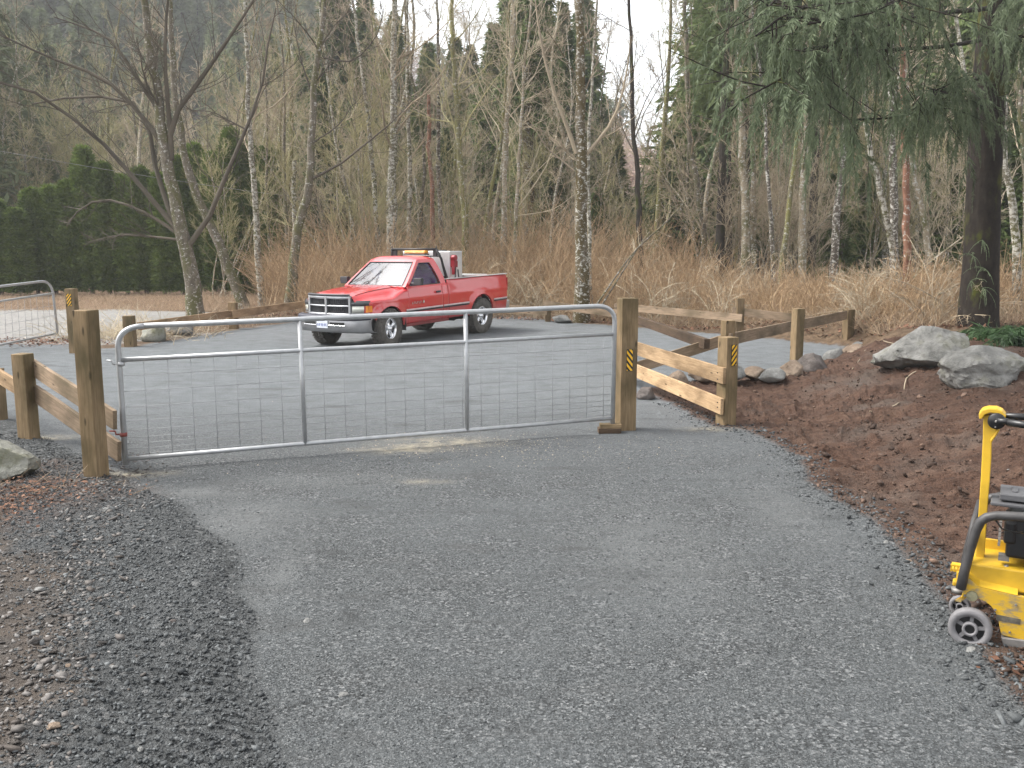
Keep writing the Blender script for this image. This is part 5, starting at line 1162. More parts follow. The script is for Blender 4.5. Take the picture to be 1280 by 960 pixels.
T([(1133, 400), (1122, 340), (1109, 280), (1099, 235), (1088, 190), (1082, 140)], 22.5, 9, 8, BK_WHT, TWD, 'crooked white-flecked trunk leaning left into its straight neighbours', 129, n1=8, top=5, limbs=(([(1108, 290), (1088, 260), (1082, 225), (1088, 195)], 1.8),))
T([(1121, 370), (1118, 300), (1116, 230), (1114, 150)], 26, 12, 10, BK_DSP, TW, 'straight grey trunk behind the crooked one', 130, n1=8, top=6)
T([(1135, 402), (1134, 330), (1132, 250), (1130, 180), (1129, 120)], 22, 10, 8, BK_RED, TWD, 'straight reddish trunk just right of the crooked white-flecked one', 131, n1=6, top=6)
T([(1166, 340), (1158, 290), (1150, 250), (1142, 215)], 29, 9, 6, BK_TAN, TW, 'pale trunk leaning left midway to the big dark conifer', 132, n1=8, top=5)
T([(1274, 375), (1270, 300), (1262, 240), (1256, 180), (1253, 120)], 21, 11, 8, BK_WHT, TWD, 'white-flecked trunk just right of the big dark conifer', 133, n1=6, top=6)
T([(1288, 360), (1283, 260), (1278, 180), (1276, 100)], 24, 9, 7, BK_ALD, TW, 'grey trunk at the right edge of the view', 134, n1=6, top=6)
# fallen poles
def pole(pts, w0, w1, bark, label, D, name='fallen_branch'):
    P = [at(a, b_, D+dd) for a, b_, dd in pts]; C = spline(P, 12); v, f = tubes(C[None], np.linspace(w0, w1, 12)[None]*D/F/2, 7)
    r = np.random.default_rng(int(pts[0][0])); v2, f2 = bare_crown(C, 3.0, r, 7, .3, .02, 45, .3, 3, 2, .012, .004)
    e = empty(name, C[0], label, 'branch', 'fallen branches in the thicket'); link('stem', np_mesh('stem', v, f, True), bark, e); link('twigs', np_mesh('twigs', v2, f2), TWL, e)
pole([(1062, 396, 0), (1120, 366, .5), (1160, 330, 1), (1204, 296, 1.5)], 3.2, 2, BK_TAN, 'long fallen branch slanting up towards the big dark conifer', 20.5)
pole([(1100, 420, 0), (1140, 385, .5), (1170, 370, 1), (1205, 352, 1.5)], 4, 2, BK_TAN, 'lower fallen branch beside the big dark conifer', 19.5)
pole([(742, 386, 0), (790, 318, .6), (830, 280, 1.2), (862, 246, 2)], 2.3, 1.4, BK_ALD, 'long pale pole leaning over the thicket right of the gate post', 24.5)
pole([(748, 388, 0), (775, 345, .6), (800, 306, 1.2), (812, 290, 2)], 2.6, 1.6, BK_ALD, 'thinner pole leaning beside the long pale one', 25)

# background slim trees, four shapes copied
protos = []
for i in range(4):
    r = np.random.default_rng(300+i); C = spline([(0, 0, -.1), (r.normal(0, .2), r.normal(0, .2), 5), (r.normal(0, .5), r.normal(0, .5), 10), (r.normal(0, .8), r.normal(0, .8), 15)], 18)
    v, f = trunk_mesh(C, .10+.02*i, .02, 7); mt = np_mesh('trunk', v, f, True); mt.materials.append((BK_ALD, BK_WHT, BK_TAN, BK_MOSS)[i])
    v, f = bare_crown(C, 15, r, 24, .15, .10, 42, .22, 8, 5, .022, .0065); mb = np_mesh('branches', v, f); mb.materials.append((TW, TWL, TW, TWG)[i]); protos.append((mt, mb))
rr = np.random.default_rng(55); nb = 0
for i in range(110):
    D = rr.uniform(33, 60); px = rr.uniform(300, 1300)
    if i < 22: px = rr.uniform(-40, 340); D = rr.uniform(44, 60)
    X_ = (px-640)/F*D; mt, mb = protos[i % 4]
    e = empty('bare_tree', (X_, D, 0 if D < 46 else 0), 'slender bare tree standing in the wood behind the thicket', 'tree', 'slender trees in the wood', rz=rr.uniform(0, 6.28)); s = rr.uniform(.6, 1.15); e.scale = (s, s, s)
    for nm, me in (('trunk', mt), ('branches', mb)): o = bpy.data.objects.new(nm, me); COL.objects.link(o); o.parent = e

# many-stemmed bare saplings, four shapes copied, filling the wood with fine twigs
SP = []
for i in range(4):
    r = np.random.default_rng(400+i); ns = 7; K = 9; P = np.zeros((ns, K, 3)); P[:, 0, :2] = r.normal(0, .25, (ns, 2)); d = unit_ = np.stack([r.normal(0, .22, ns), r.normal(0, .22, ns), np.ones(ns)], -1); hL = r.uniform(5, 8.5, ns)
    for k in range(1, K): d = d+r.normal(0, .09, d.shape); d[:, 2] += .03; d /= np.linalg.norm(d, axis=1, keepdims=True); P[:, k] = P[:, k-1]+d*(hL/(K-1))[:, None]
    v1, f1 = tubes(P, .032*np.linspace(1, .25, K)[None]*np.ones((ns, 1)), 5)
    P2, L2, _ = spawn(P, hL, 12, .2, .98, 38, .30, 6, .10, .12, r); P3, L3, _ = spawn(P2, L2, 8, .15, .98, 36, .45, 4, .08, .16, r); P4, L4, _ = spawn(P3, L3, 3, .2, .98, 34, .55, 3, .05, .16, r)
    v, f = join([tubes(P2, .012*np.linspace(1, .5, 6)[None]*np.ones((len(P2), 1)), 3), tubes(P3, .008*np.linspace(1, .6, 4)[None]*np.ones((len(P3), 1)), 3), tubes(P4, .006*np.linspace(1, .7, 3)[None]*np.ones((len(P4), 1)), 3)])
    a = np_mesh('stems', v1, f1, True); a.materials.append((BK_TAN, BK_MOSS, BK_ALD, BK_TAN)[i]); b_ = np_mesh('twigs', v, f); b_.materials.append((TW, TWG, TWL, TWG)[i]); SP.append((a, b_))
rr = np.random.default_rng(56)
for i in range(88):
    D = rr.uniform(31, 62); px = rr.uniform(240, 1300)
    if i < 34: px = rr.uniform(-60, 330); D = rr.uniform(42, 66)
    e = empty('bare_sapling', ((px-640)/F*D, D, -.05), 'many-stemmed bare sapling among the trunks of the wood', 'sapling', 'bare saplings in the wood', rz=rr.uniform(0, 6.28)); s = rr.uniform(.6, 1.25)*(1.35 if i < 34 else 1); e.scale = (s, s, s)
    for nm, me in (('stems', SP[i % 4][0]), ('twigs', SP[i % 4][1])): o = bpy.data.objects.new(nm, me); COL.objects.link(o); o.parent = e
# ------------------------------------------------------------------ conifers
FOL_D = leaf_mat('conifer_dark', (.045, .070, .022), (.155, .20, .070), .7, .5); FOL_G = leaf_mat('cedar_grey_green', (.045, .068, .034), (.24, .30, .17), .6, .7); FOL_F = leaf_mat('far_conifer', (.065, .088, .042), (.21, .235, .125), .8, .03); FOL_H = leaf_mat('hedge_green', (.042, .075, .014), (.19, .25, .060), .7, 1.6); FOL_Y = leaf_mat('yellow_green_moss', (.07, .08, .02), (.18, .19, .06), .8, .6)
FERN = leaf_mat('fern_green', (.015, .04, .012), (.06, .11, .04), .5, 3)
def tri_leaves(B, D_, W_, Lw, wid):
    """triangles: base B, direction D_, side W_, length, width"""
    a = B-W_*wid[:, None]*.5; b = B+W_*wid[:, None]*.5; c = B+D_*Lw[:, None]; m_ = B+D_*Lw[:, None]*.45
    V_ = np.stack([B, m_-W_*wid[:, None]*.5, c, m_+W_*wid[:, None]*.5], 1).reshape(-1, 3); n = np.arange(len(B))*4
    return V_, np.stack([n, n+1, n+2, n+3], -1)
def to_tris(v, f): n = np.arange(len(v)//4)*4; k = np.stack([n+1, n+2, n+3], -1); v = v.copy(); v[1::4] = v[0::4]*.6+v[1::4]*.4+(v[1::4]-v[3::4])*.35; v[3::4] = v[0::4]*.6+v[3::4]*.4+(v[3::4]-v[1::4])*.35; u = np.unique(k); return v[u], np.searchsorted(u, k)
def unit(a): return a/(np.linalg.norm(a, axis=-1, keepdims=True)+1e-9)
def conifer_mesh(r, Hh, Rm, levels, per, leaves, droop=.35, t0=.12, lw=(.25, .09), fill=1.0, conic=.85):
    parts = []; 
    zt = r.uniform(t0, 1, levels*per)**.9; az = r.uniform(0, 2*pi, levels*per); rad = Rm*(1-zt)**conic*r.uniform(.6, 1.15, len(zt))+.12
    Pz = zt*Hh; s = r.uniform(.08, 1, (len(zt), leaves))**.8
    x = np.cos(az)[:, None]*rad[:, None]*s; y = np.sin(az)[:, None]*rad[:, None]*s; z = Pz[:, None]+.15*rad[:, None]*s-droop*rad[:, None]*s**2
    B = np.stack([x, y, z], -1); B = B+r.normal(0, .05, B.shape)*rad[:, None, None]*1.2
    out_ = np.stack([np.cos(az)[:, None]*np.ones_like(s), np.sin(az)[:, None]*np.ones_like(s), np.zeros_like(s)], -1)
    d = unit(out_*.7+r.normal(0, .55, B.shape)+np.array([0, 0, -.45])); w_ = unit(np.cross(d, r.normal(0, 1, B.shape)))
    n = B.reshape(-1, 3).shape[0]; sc_ = (.6+.6*(1-zt))[:, None]*np.ones_like(s)
    L = (lw[0]*r.uniform(.6, 1.5, s.shape)*sc_).reshape(-1); W = (lw[1]*r.uniform(.6, 1.5, s.shape)*sc_).reshape(-1)
    return tri_leaves(B.reshape(-1, 3), d.reshape(-1, 3), w_.reshape(-1, 3), L*fill, W*fill)
def conifer_protos(n, Hh, Rm, mat, seed, **k):
    o = []
    for i in range(n):
        r = np.random.default_rng(seed+i); v, f = conifer_mesh(r, Hh, Rm*r.uniform(.8, 1.2), **k); me = np_mesh('crown', v, f); me.materials.append(mat)
        t = spline([(0, 0, -.5), (0, 0, Hh*.5), (r.normal(0, .1), 0, Hh)], 8); v, f = tubes(t[None], np.linspace(Hh*.014, .03, 8)[None], 7); mt = np_mesh('trunk', v, f, True); mt.materials.append(BK_DRK); o.append((mt, me))
    return o
MID = conifer_protos(5, 22, 3.4, FOL_D, 500, levels=70, per=8, leaves=30, lw=(.60, .20), droop=.45)
def place_conifer(pr, x, y, z, s, label, group, name='conifer_tree', sx=1):
    e = empty(name, (x, y, z), label, 'tree', group, rz=random.uniform(0, 6.28)); e.scale = (s*sx, s*sx, s)
    for nm, me in (('trunk', pr[0]), ('crown', pr[1])): o = bpy.data.objects.new(nm, me); COL.objects.link(o); o.parent = e
# conifers in the wood: (photo x of the trunk, distance, height above ground)
lst = [(385, 66, 16), (430, 60, 20), (465, 66, 20), (410, 46, 11), (455, 50, 12), (500, 60, 17), (540, 66, 16.5), (525, 47, 10), (572, 60, 15.5), (560, 45, 8), (590, 60, 15), (618, 50, 14), (645, 66, 24), (672, 47, 16), (700, 50, 15), (726, 66, 20), (750, 64, 12), (795, 62, 7), (815, 74, 9), (845, 66, 13), (868, 56, 17),
       (893, 48, 22), (915, 46, 20), (950, 58, 22), (985, 60, 24), (1020, 52, 22), (1060, 60, 25), (1095, 50, 23), (1125, 62, 25), (1160, 48, 22), (1190, 60, 24), (1225, 44, 24), (1260, 52, 24), (1295, 46, 22), (1330, 50, 24), (500, 80, 13), (470, 85, 19), (350, 80, 20), (560, 90, 14)]
for i, (px, D, h) in enumerate(lst):
    place_conifer(MID[i % 5], (px-640)/F*D, D, -.3, h/22, 'dark evergreen standing in the wood behind the bare trunks', 'evergreens in the wood', sx=1.15)
# young, low evergreens showing between the trunks
for i, (px, D, h) in enumerate([(415, 44, 4.5), (690, 42, 6.0), (765, 44, 7.5), (800, 40, 4.0), (835, 46, 8), (1035, 36, 5), (1012, 44, 4.5), (1075, 38, 6), (655, 46, 4), (745, 38, 4.6), (1185, 38, 7.5), (1240, 34, 8)]):
    place_conifer(MID[(i+2) % 5], (px-640)/F*D, D, -.1, h/22, ('young evergreen at photo left of the truck roof', 'young evergreen behind the many-branched slim tree', 'young evergreen right of the big moss-patched alder', 'lowest young evergreen right of the slim black trunk', 'young evergreen left of the thick dark conifer trunk', 'young evergreen left of the white-flecked dark trunk', 'young evergreen right of the sunlit tan trunk', 'young evergreen between the last fence post and the crooked trunk', 'small evergreen above the tail of the truck', 'small evergreen just right of the big moss-patched alder', 'young evergreen right of the pale leaning trunk', 'tall young evergreen behind the huge cedar trunk')[i], 'young evergreens', sx=1.7, name='young_conifer')
# big dark pair of trunks right of centre and the thick one left of it
for px0, px1, D, w_, lab in ((905, 893, 36, 19, 'thick dark conifer trunk, left one of a close pair'), (928, 926, 37, 16, 'shorter dark trunk, right one of a close pair'), (662, 658, 43, 19, 'thick brown conifer trunk behind the many-branched slim tree')):
    r = np.random.default_rng(px0); X_ = (px0-640)/F*D; hh = 17; C = spline([(X_, D, -.2), ((px0*.6+px1*.4-640)/F*D, D, 5), ((px1-640)/F*D, D, 11), ((px1-640)/F*D, D, hh)], 16)
    e = empty('conifer_tree', (X_, D, 0), lab, 'tree'); v, f = trunk_mesh(C, w_*D/F/2, .08, 12, 1.3); link('trunk', np_mesh('trunk', v, f, True), BK_DRK if px0 > 800 else BK_BRN, e)
    v, f = conifer_mesh(r, hh, 3.0, levels=40, per=8, leaves=26, lw=(.42, .13), droop=.6, t0=.42); v = v+np.array([X_, D, 0]); link('crown', np_mesh('crown', v, f), FOL_D, e)
    v, f = bare_crown(C, hh, r, 26, .15, -.03, 80, .10, 4, 3, .018, .005); link('dead_branches', np_mesh('dead_branches', v, f), TWD, e)

# clipped cedar hedge: one column per plant
r = np.random.default_rng(77)
def hedge_mesh(r, h, w_, n=11000):
    z = r.uniform(0.02, 1, n)**.9*h; rad = w_/2*np.sqrt(np.clip(1-(z/h)**5, .03, 1))*np.where(z < .28*h, .62+1.35*z/h, 1); lob = 1+.22*fbm(z*1.6, np.arange(n)*0+r.uniform(0, 99), 3, 3)
    a = r.uniform(0, 2*pi, n); q_ = r.uniform(.55, 1.05, n)**.5; rad = rad*lob*q_*(1+.20*vnoise(a*2.2+z*.7, z*1.9, None, 8)); B = np.stack([np.cos(a)*rad, np.sin(a)*rad, z], -1)
    o_ = np.stack([np.cos(a), np.sin(a), a*0], -1); d = unit(o_*.5+r.normal(0, .4, B.shape)+np.array([0, 0, .35])); w2 = unit(np.cross(d, o_+r.normal(0, .3, B.shape)))
    return tri_leaves(B, d, w2, r.uniform(.14, .36, n), r.uniform(.06, .14, n))
HP = []
for i in range(5):
    v, f = hedge_mesh(r, 6.0, .92); me = np_mesh('crown', v, f); me.materials.append(FOL_H); C = spline([(0, 0, -.1), (0, 0, 2), (0, 0, 5)], 6); v, f = tubes(C[None], np.linspace(.09, .03, 6)[None], 6); mt = np_mesh('trunk', v, f); mt.materials.append(BK_DRK); HP.append((mt, me))
for i in range(18):
    px = -40+i*22.5; D = 39-(.9 if i < 4 else 0)+random.uniform(-.3, .3); h = (3.6+.18*i if i < 6 else 5.0+.08*i)*random.uniform(.84, 1.12); me = HP[i % 5]; X_ = (px-640)/F*D
    e = empty('cedar_shrub', (X_, D, H1(X_, D)), ['leftmost', 'second', 'third', 'fourth', 'fifth', 'sixth', 'seventh', 'eighth', 'ninth', 'tenth', 'eleventh', 'twelfth', 'thirteenth', 'fourteenth', 'fifteenth', 'sixteenth', 'seventeenth', 'rightmost'][i]+' cedar of the clipped green hedge row, counted from the left', 'shrub', 'cedars of the hedge row', rz=random.uniform(0, 6)); e.scale = (1.0, 1.0, h/6)
    for nm, m_ in (('trunk', me[0]), ('crown', me[1])): o = bpy.data.objects.new(nm, m_); COL.objects.link(o); o.parent = e
LEFTP = conifer_protos(3, 22, 4.6, FOL_F, 560, levels=44, per=7, leaves=26, lw=(.75, .20), droop=.55, conic=.6)
# big evergreens behind the hedge at the left
for i, (px, D, h) in enumerate([(-50, 46, 15), (10, 52, 16), (80, 62, 15), (150, 70, 13)]):
    place_conifer(LEFTP[i % 3], (px-640)/F*D, D, .3, h/22, ('tall wide evergreen at the left edge behind the hedge', 'full evergreen second from the left edge behind the hedge', 'evergreen third from the left edge behind the hedge', 'lowest evergreen of the four behind the left of the hedge')[i], 'evergreens behind the hedge', sx=1.35)

# ------------------------------------------------------------------ the great cedar at the right with hanging sprays
def frond_set(r, anchors, dirs, n_leaf, Lf, droop, ls=.12):
    """anchors (N,3), dirs (N,3): each frond is a drooping spine with flat side sprays"""
    N_ = len(anchors); K = 7; P = np.zeros((N_, K, 3)); P[:, 0] = anchors; d = unit(dirs); st = (Lf/(K-1))[:, None]
    for k in range(1, K): d = unit(d+np.array([0, 0, -droop])+r.normal(0, .08, d.shape)); P[:, k] = P[:, k-1]+d*st
    parts = [tubes(P, .006*np.linspace(1, .4, K)[None]*np.ones((N_, 1)), 3)]
    t = r.uniform(.05, 1, (N_, n_leaf)); f_ = t*(K-1); i = np.minimum(f_.astype(int), K-2); w_ = (f_-i)[..., None]; idx = np.arange(N_)[:, None]
    B = P[idx, i]*(1-w_)+P[idx, i+1]*w_; T_ = unit(P[idx, i+1]-P[idx, i]); S_ = unit(np.cross(T_, r.normal(0, .35, T_.shape)+np.array([0, 0, 1.])+0*T_)); sg = np.where(r.random((N_, n_leaf, 1)) > .5, 1, -1)
    D_ = unit(T_*.75+S_*sg*.75+np.array([0, 0, -.55])+r.normal(0, .18, T_.shape)); W_ = unit(np.cross(D_, np.cross(T_, S_)+r.normal(0, .5, T_.shape)))
    Ll = (Lf[:, None]*ls*(1.15-t)*r.uniform(.6, 1.3, t.shape)).reshape(-1)
    parts.append(tri_leaves(B.reshape(-1, 3), D_.reshape(-1, 3), W_.reshape(-1, 3), Ll, Ll*.12)); return join(parts)
r = np.random.default_rng(901); Dc = 18.3
C = spline([at(1222, 408, Dc)-Vector((0, 0, .2)), at(1226, 330, Dc), at(1231, 200, Dc), at(1238, 80, Dc), at(1243, 0, Dc), at(1248, -200, Dc), at(1250, -420, Dc)], 30)
cd = empty('cedar_tree', C[0], 'huge dark cedar trunk with grey-green drooping sprays at the right', 'tree'); v, f = trunk_mesh(C, 23*Dc/F, 11*Dc/F, 20, 1.18); link('trunk', np_mesh('trunk', v, f, True), BK_BLK, cd)
limbs = [([(1238, 48, 0), (1180, 58, -2), (1115, 62, -4), (1060, 70, -5.5), (1000, 88, -7), (955, 110, -8)], 5), ([(1232, 92, 0), (1200, 110, -1.5), (1165, 130, -2.5), (1122, 146, -3.5), (1050, 150, -4.5)], 6), ([(1240, 10, 0), (1150, 20, -3), (1080, 40, -5), (1020, 60, -6.5), (960, 60, -7.5)], 6),
         ([(1242, -40, 0), (1130, -20, -4), (1040, 0, -6), (980, 20, -7.5), (945, 45, -8)], 6), ([(1244, -90, 0), (1180, -40, -4), (1120, 0, -6), (1070, 20, -7), (1010, 30, -8)], 6), ([(1240, 20, 0), (1275, 0, -2), (1320, 0, -4)], 6), ([(1236, 60, 0), (1270, 45, -1), (1330, 60, -2)], 4),
         ([(1246, -120, 0), (1150, -80, -3), (1060, -50, -5), (990, -20, -6), (960, 10, -7)], 6), ([(1232, 110, 0), (1215, 128, -2), (1190, 118, -3.5), (1160, 110, -4.5)], 4)]
anch, dr_ = [], []
for lp, w0 in limbs:
    Lc = spline([at(a, b_, Dc+dd) for a, b_, dd in lp], 20); v, f = tubes(Lc[None], (np.linspace(w0, 1.4, 20)*Dc/F/2)[None], 8); link('limb', np_mesh('limb', v, f, True), BK_BLK, cd)
    P2, L2, t2 = spawn(Lc[None], np.array([np.linalg.norm(Lc[-1]-Lc[0])]), 30, .36, 1.0, 55, .22, 5, -.05, .15, r); v, f = tubes(P2, .010*np.linspace(1, .4, 5)[None]*np.ones((len(P2), 1)), 4); link('branchlets', np_mesh('branchlets', v, f), BK_BLK, cd)
    for P in (P2, np.repeat(Lc[None, 7:], 1, 0)):
        for q_ in P:
            nn = 5 if len(q_) == 5 else 20; u = r.uniform(.1, 1, nn)*(len(q_)-1); i = np.minimum(u.astype(int), len(q_)-2); w_ = (u-i)[:, None]; anch.append(q_[i]*(1-w_)+q_[i+1]*w_); dr_.append(unit(q_[i+1]-q_[i])+r.normal(0, .55, (nn, 3)))
anch = np.concatenate(anch); dr_ = np.concatenate(dr_)
# keep the sprays' lower outline where the photograph has it (about 3.2 m above the ground at the near tips)
v, f = join([]) if False else (None, None)
tris = frond_set(r, anch, dr_, 135, r.uniform(.4, 1.05, len(anch)), .50)
V_, F_ = tris if not isinstance(tris[1], list) else tris
me = np_mesh('foliage', V_, F_); link('foliage', me, FOL_G, cd)
# little sprays growing from the trunk
an = [np.array(at(1226+random.uniform(-14, 16), y_, Dc-.35)) for y_ in (300, 320, 335, 352, 360)]; tr2 = frond_set(r, np.repeat(np.array(an), 5, 0), r.normal(0, .6, (25, 3))+np.array([0, -.8, 0]), 60, r.uniform(.25, .5, 25), .3)
link('foliage', np_mesh('foliage', *tr2), FOL_G, cd)
# second cedar: feathery crown against the sky right of the gap
r = np.random.default_rng(911)
for px0, D, hh, t0_, lab in ((897, 31, 15, .42, 'feathery dark evergreen crown right of the bright sky gap'), (1010, 33, 16, .38, 'feathery evergreen crown above the tan trunk'),):
    X_ = (px0-640)/F*D; C = spline([(X_, D, -.2), (X_, D, 8), (X_+.1, D, hh)], 14); e = empty('hemlock_tree', (X_, D, 0), lab, 'tree'); v, f = trunk_mesh(C, .16, .05, 8); link('trunk', np_mesh('trunk', v, f, True), BK_DRK, e)
    P1, L1, t1_ = spawn(C[None], np.array([hh]), 60, t0_, 1.0, 82, .22, 7, -.02, .10, r); v, f = tubes(P1, .02*np.linspace(1, .3, 7)[None]*np.ones((len(P1), 1)), 4); link('limbs', np_mesh('limbs', v, f), BK_DRK, e)
    nn = 34; u = r.uniform(.1, .999, (len(P1), nn))*6; i = u.astype(int); w_ = (u-i)[..., None]; ix = np.arange(len(P1))[:, None]; A_ = (P1[ix, i]*(1-w_)+P1[ix, i+1]*w_).reshape(-1, 3); dd = unit(P1[ix, i+1]-P1[ix, i]).reshape(-1, 3)+r.normal(0, .6, (len(A_), 3))
    link('foliage', np_mesh('foliage', *frond_set(r, A_, dd, 9, r.uniform(.3, .8, len(A_)), .25, .24)), FOL_D, e)

# ------------------------------------------------------------------ thicket of brown canes and dry grass
CANE = stone_mat('cane', (.29, .19, .105), (.76, .56, .35), .9); DRY = stone_mat('dry_grass', (.32, .23, .15), (.66, .52, .37), 3)
def canes(n, xf, hf, seed, rad=(.004, .009), K=5, lean=.30):
    r = np.random.default_rng(seed); x, y = xf(n, r); z = height(x, y, False); h = hf(x, y, r)*r.uniform(.45, 1.1, len(x))
    d = unit(np.stack([r.normal(0, lean, len(x)), r.normal(0, lean, len(x)), np.ones(len(x))], -1)); P = np.zeros((len(x), K, 3)); P[:, 0] = np.stack([x, y, z-.03], -1)
    b = r.normal(0, .14, (len(x), 3)); b[:, 2] = -.10
    for k in range(1, K): d = unit(d+b+r.normal(0, .10, d.shape)); P[:, k] = P[:, k-1]+d*(h/(K-1))[:, None]
    return P, r.uniform(*rad, len(x))[:, None]*np.linspace(1, .4, K)[None], h
def edge_y(px):       # near edge of the thicket as distance, by photo column
    return np.interp(px, [250, 330, 380, 640, 760, 930, 1060, 1110, 1200, 1300], [30, 28.5, 27.8, 27.2, 25.6, 22.8, 20.2, 18.5, 18.5, 18.5])
def thick(n, r, dmin=0, dmax=9, p0=330, p1=1300, pw=.8):
    px = r.uniform(p0, p1, n); y = edge_y(px)+dmin+(dmax-dmin)*r.uniform(0, 1, n)**pw; return (px-640)/F*y, y
def th(x, y, r):
    px = 640+x/y*F; base = np.interp(px, [320, 400, 520, 640, 760, 830, 900, 1000, 1100, 1300], [2.4, 3.6, 3.7, 3.8, 3.5, 3.2, 2.2, 1.8, 1.8, 1.9])
    return base*(.62+.38*sm((y-edge_y(px))/3.5))*(.85+.3*vnoise(x*.8, y*.8, None, 4))
parts = []
def patchy(n, r): x, y = thick(n, r); k = vnoise(x*.8, y*.8, None, 17)+r.uniform(-1.1, .6, n) > -.45; return x[k], y[k]
P, R_, h_ = canes(19000, lambda n, r: patchy(n, r), th, 601, (.005, .012), 4); parts.append(tubes(P, R_, 3))
P2, L2, _ = spawn(P, h_, 2, .25, .95, 40, .34, 2, .05, .2, np.random.default_rng(602)); parts.append(tubes(P2, .0048*np.linspace(1, .5, 2)[None]*np.ones((len(P2), 1)), 3))
V_, F_ = join(parts); o = link('cane_thicket', np_mesh('cane_thicket', V_, F_), CANE); tag(o, 'dense thicket of bare brown canes behind the far fence', kind='stuff')
def vy(n, r): px = r.uniform(250, 1320, n); y = edge_y(px)-.2+r.uniform(0, 1, n)**2*9; return (px-640)/F*y, y
P, R_, h_ = canes(9500, vy, lambda x, y, r: .55+0*x, 603, (.003, .006), 3, .55); V_, F_ = tubes(P, R_, 3); o = link('dry_grass', np_mesh('dry_grass', V_, F_), DRY); tag(o, 'tan dry grass along the foot of the thicket', kind='stuff')
def gy(n, r): x = r.uniform(-26, -6.5, n); y = r.uniform(29.8, 39, n); return x, y
P, R_, h_ = canes(9000, gy, lambda x, y, r: .26+0*x, 604, (.004, .008), 3, .6); V_, F_ = tubes(P, R_, 3); o = link('dry_grass', np_mesh('dry_grass', V_, F_), DRY); tag(o, 'flattened straw-coloured grass on the bank in front of the hedge', kind='stuff')
# tangled bare shrubs as individuals: pale twigs right of the gate post and along the right side
sp_ = []
for i in range(4):
    r = np.random.default_rng(700+i); P, R_, h_ = canes(16, lambda n, r: (r.normal(0, .18, n), r.normal(0, .18, n)), lambda x, y, r: 2.4+0*x, 700+i, (.010, .018), 8, .45); P[..., 2] -= height(P[:, 0, 0], P[:, 0, 1], False)[:, None]*0
    P2, L2, _ = spawn(P, h_, 7, .25, .98, 50, .35, 5, .03, .28, r); P3, L3, _ = spawn(P2, L2, 4, .2, .98, 45, .5, 4, .02, .3, r)
    v, f = join([tubes(P, R_, 5), tubes(P2, .006*np.linspace(1, .5, 5)[None]*np.ones((len(P2), 1)), 3), tubes(P3, .0038*np.linspace(1, .6, 4)[None]*np.ones((len(P3), 1)), 3)]); me = np_mesh('bare_shrub', v, f); me.materials.append((TWL, TW, TWL, CANE)[i]); sp_.append(me)
r = np.random.default_rng(720)
for i in range(46):
    px = r.uniform(740, 1190) if i < 30 else r.uniform(330, 740); D = float(edge_y(px))+r.uniform(.2, 5); X_ = (px-640)/F*D; o = bpy.data.objects.new('bare_shrub', sp_[i % 4]); COL.objects.link(o); o.location = (X_, D, H1(X_, D)); o.rotation_euler = (0, 0, r.uniform(0, 6)); s = r.uniform(.5, 1.0); o.scale = (s, s, s)
    tag(o, 'tangled bare shrub growing in the brown thicket', 'shrub', 'bare shrubs in the thicket')
# roots and sticks on the dirt bank
r = np.random.default_rng(730)
for i, (a, b_) in enumerate((((1062, 460), (1090, 440)), ((1126, 488), (1160, 466)), ((1100, 446), (1150, 452)), ((1150, 456), (1178, 462)), ((1090, 505), (1125, 498)))):
    p0, p1 = G(*a, .2), G(*b_, .2); pts = [p0.lerp(p1, t)+Vector((random.uniform(-.06, .06), random.uniform(-.06, .06), 0)) for t in (0, .33, .66, 1)]
    for p in pts: p.z = H1(p.x, p.y)+.008
    m = MB(); m.tube([tuple(q_) for q_ in spline(pts, 8)], .008, 6); o = m.build('root', TW, None); tag(o, ('pale root on the dirt near the last fence post', 'curved root in the middle of the dirt bank', 'straight root under the big pale boulder', 'short root under the big boulder', 'thin root low on the dirt bank')[i], 'root')

# ferns
def fern(px, py, z, sz, label, seed, n=14):
    p = G(px, py, z); e = empty('fern', p, label, 'fern', 'sword ferns by the big cedar'); r = np.random.default_rng(seed)
    for i in range(n):
        a = 2*pi*i/n+r.uniform(-.2, .2); d = np.array([cos(a), sin(a), 1.5]); tr_ = frond_set(r, np.array([[p.x, p.y, p.z]]), d[None]+r.normal(0, .08, (1, 3)), 110, np.array([sz*r.uniform(.8, 1.15)]), .42, .20)
        V_, F_ = tr_; link('frond', np_mesh('frond', V_, F_), FERN, e)
fern(1246, 424, .5, 1.15, 'green sword fern behind the boulders, left of the two', 801); fern(1284, 432, .5, 1.3, 'green sword fern at the right edge behind the flat boulder', 802); fern(1268, 395, .5, .8, 'small fern at the foot of the big dark trunk', 803)
# leaf litter
LIT = stone_mat('fallen_leaf', (.08, .035, .02), (.34, .18, .11), 20)
def leaves_at(name, x, y, size, label, seed, up=.02):
    r = np.random.default_rng(seed); n = len(x); z = height(x, y)+up*r.random(n); B = np.stack([x, y, z], -1); a = r.uniform(0, 2*pi, n); d = unit(np.stack([np.cos(a), np.sin(a), r.normal(.1, .35, n)], -1)); w_ = unit(np.cross(d, np.array([0, 0, 1.])+r.normal(0, .3, (n, 3))))
    v, f = tri_leaves(B, d, w_, size*r.uniform(.6, 1.4, n), size*.7*r.uniform(.6, 1.3, n)); o = link(name, np_mesh(name, v, f), LIT); tag(o, label, kind='stuff')
r = np.random.default_rng(810)
p = G(38, 618); x = np.r_[r.normal(p.x, .33, 330), r.normal(G(5, 640).x, .22, 200)]; y = np.r_[r.normal(p.y, .22, 330), r.normal(G(5, 640).y, .25, 200)]; leaves_at('leaf_litter', x, y, .035, 'reddish dead fern and leaf litter at the left edge', 811, .06)
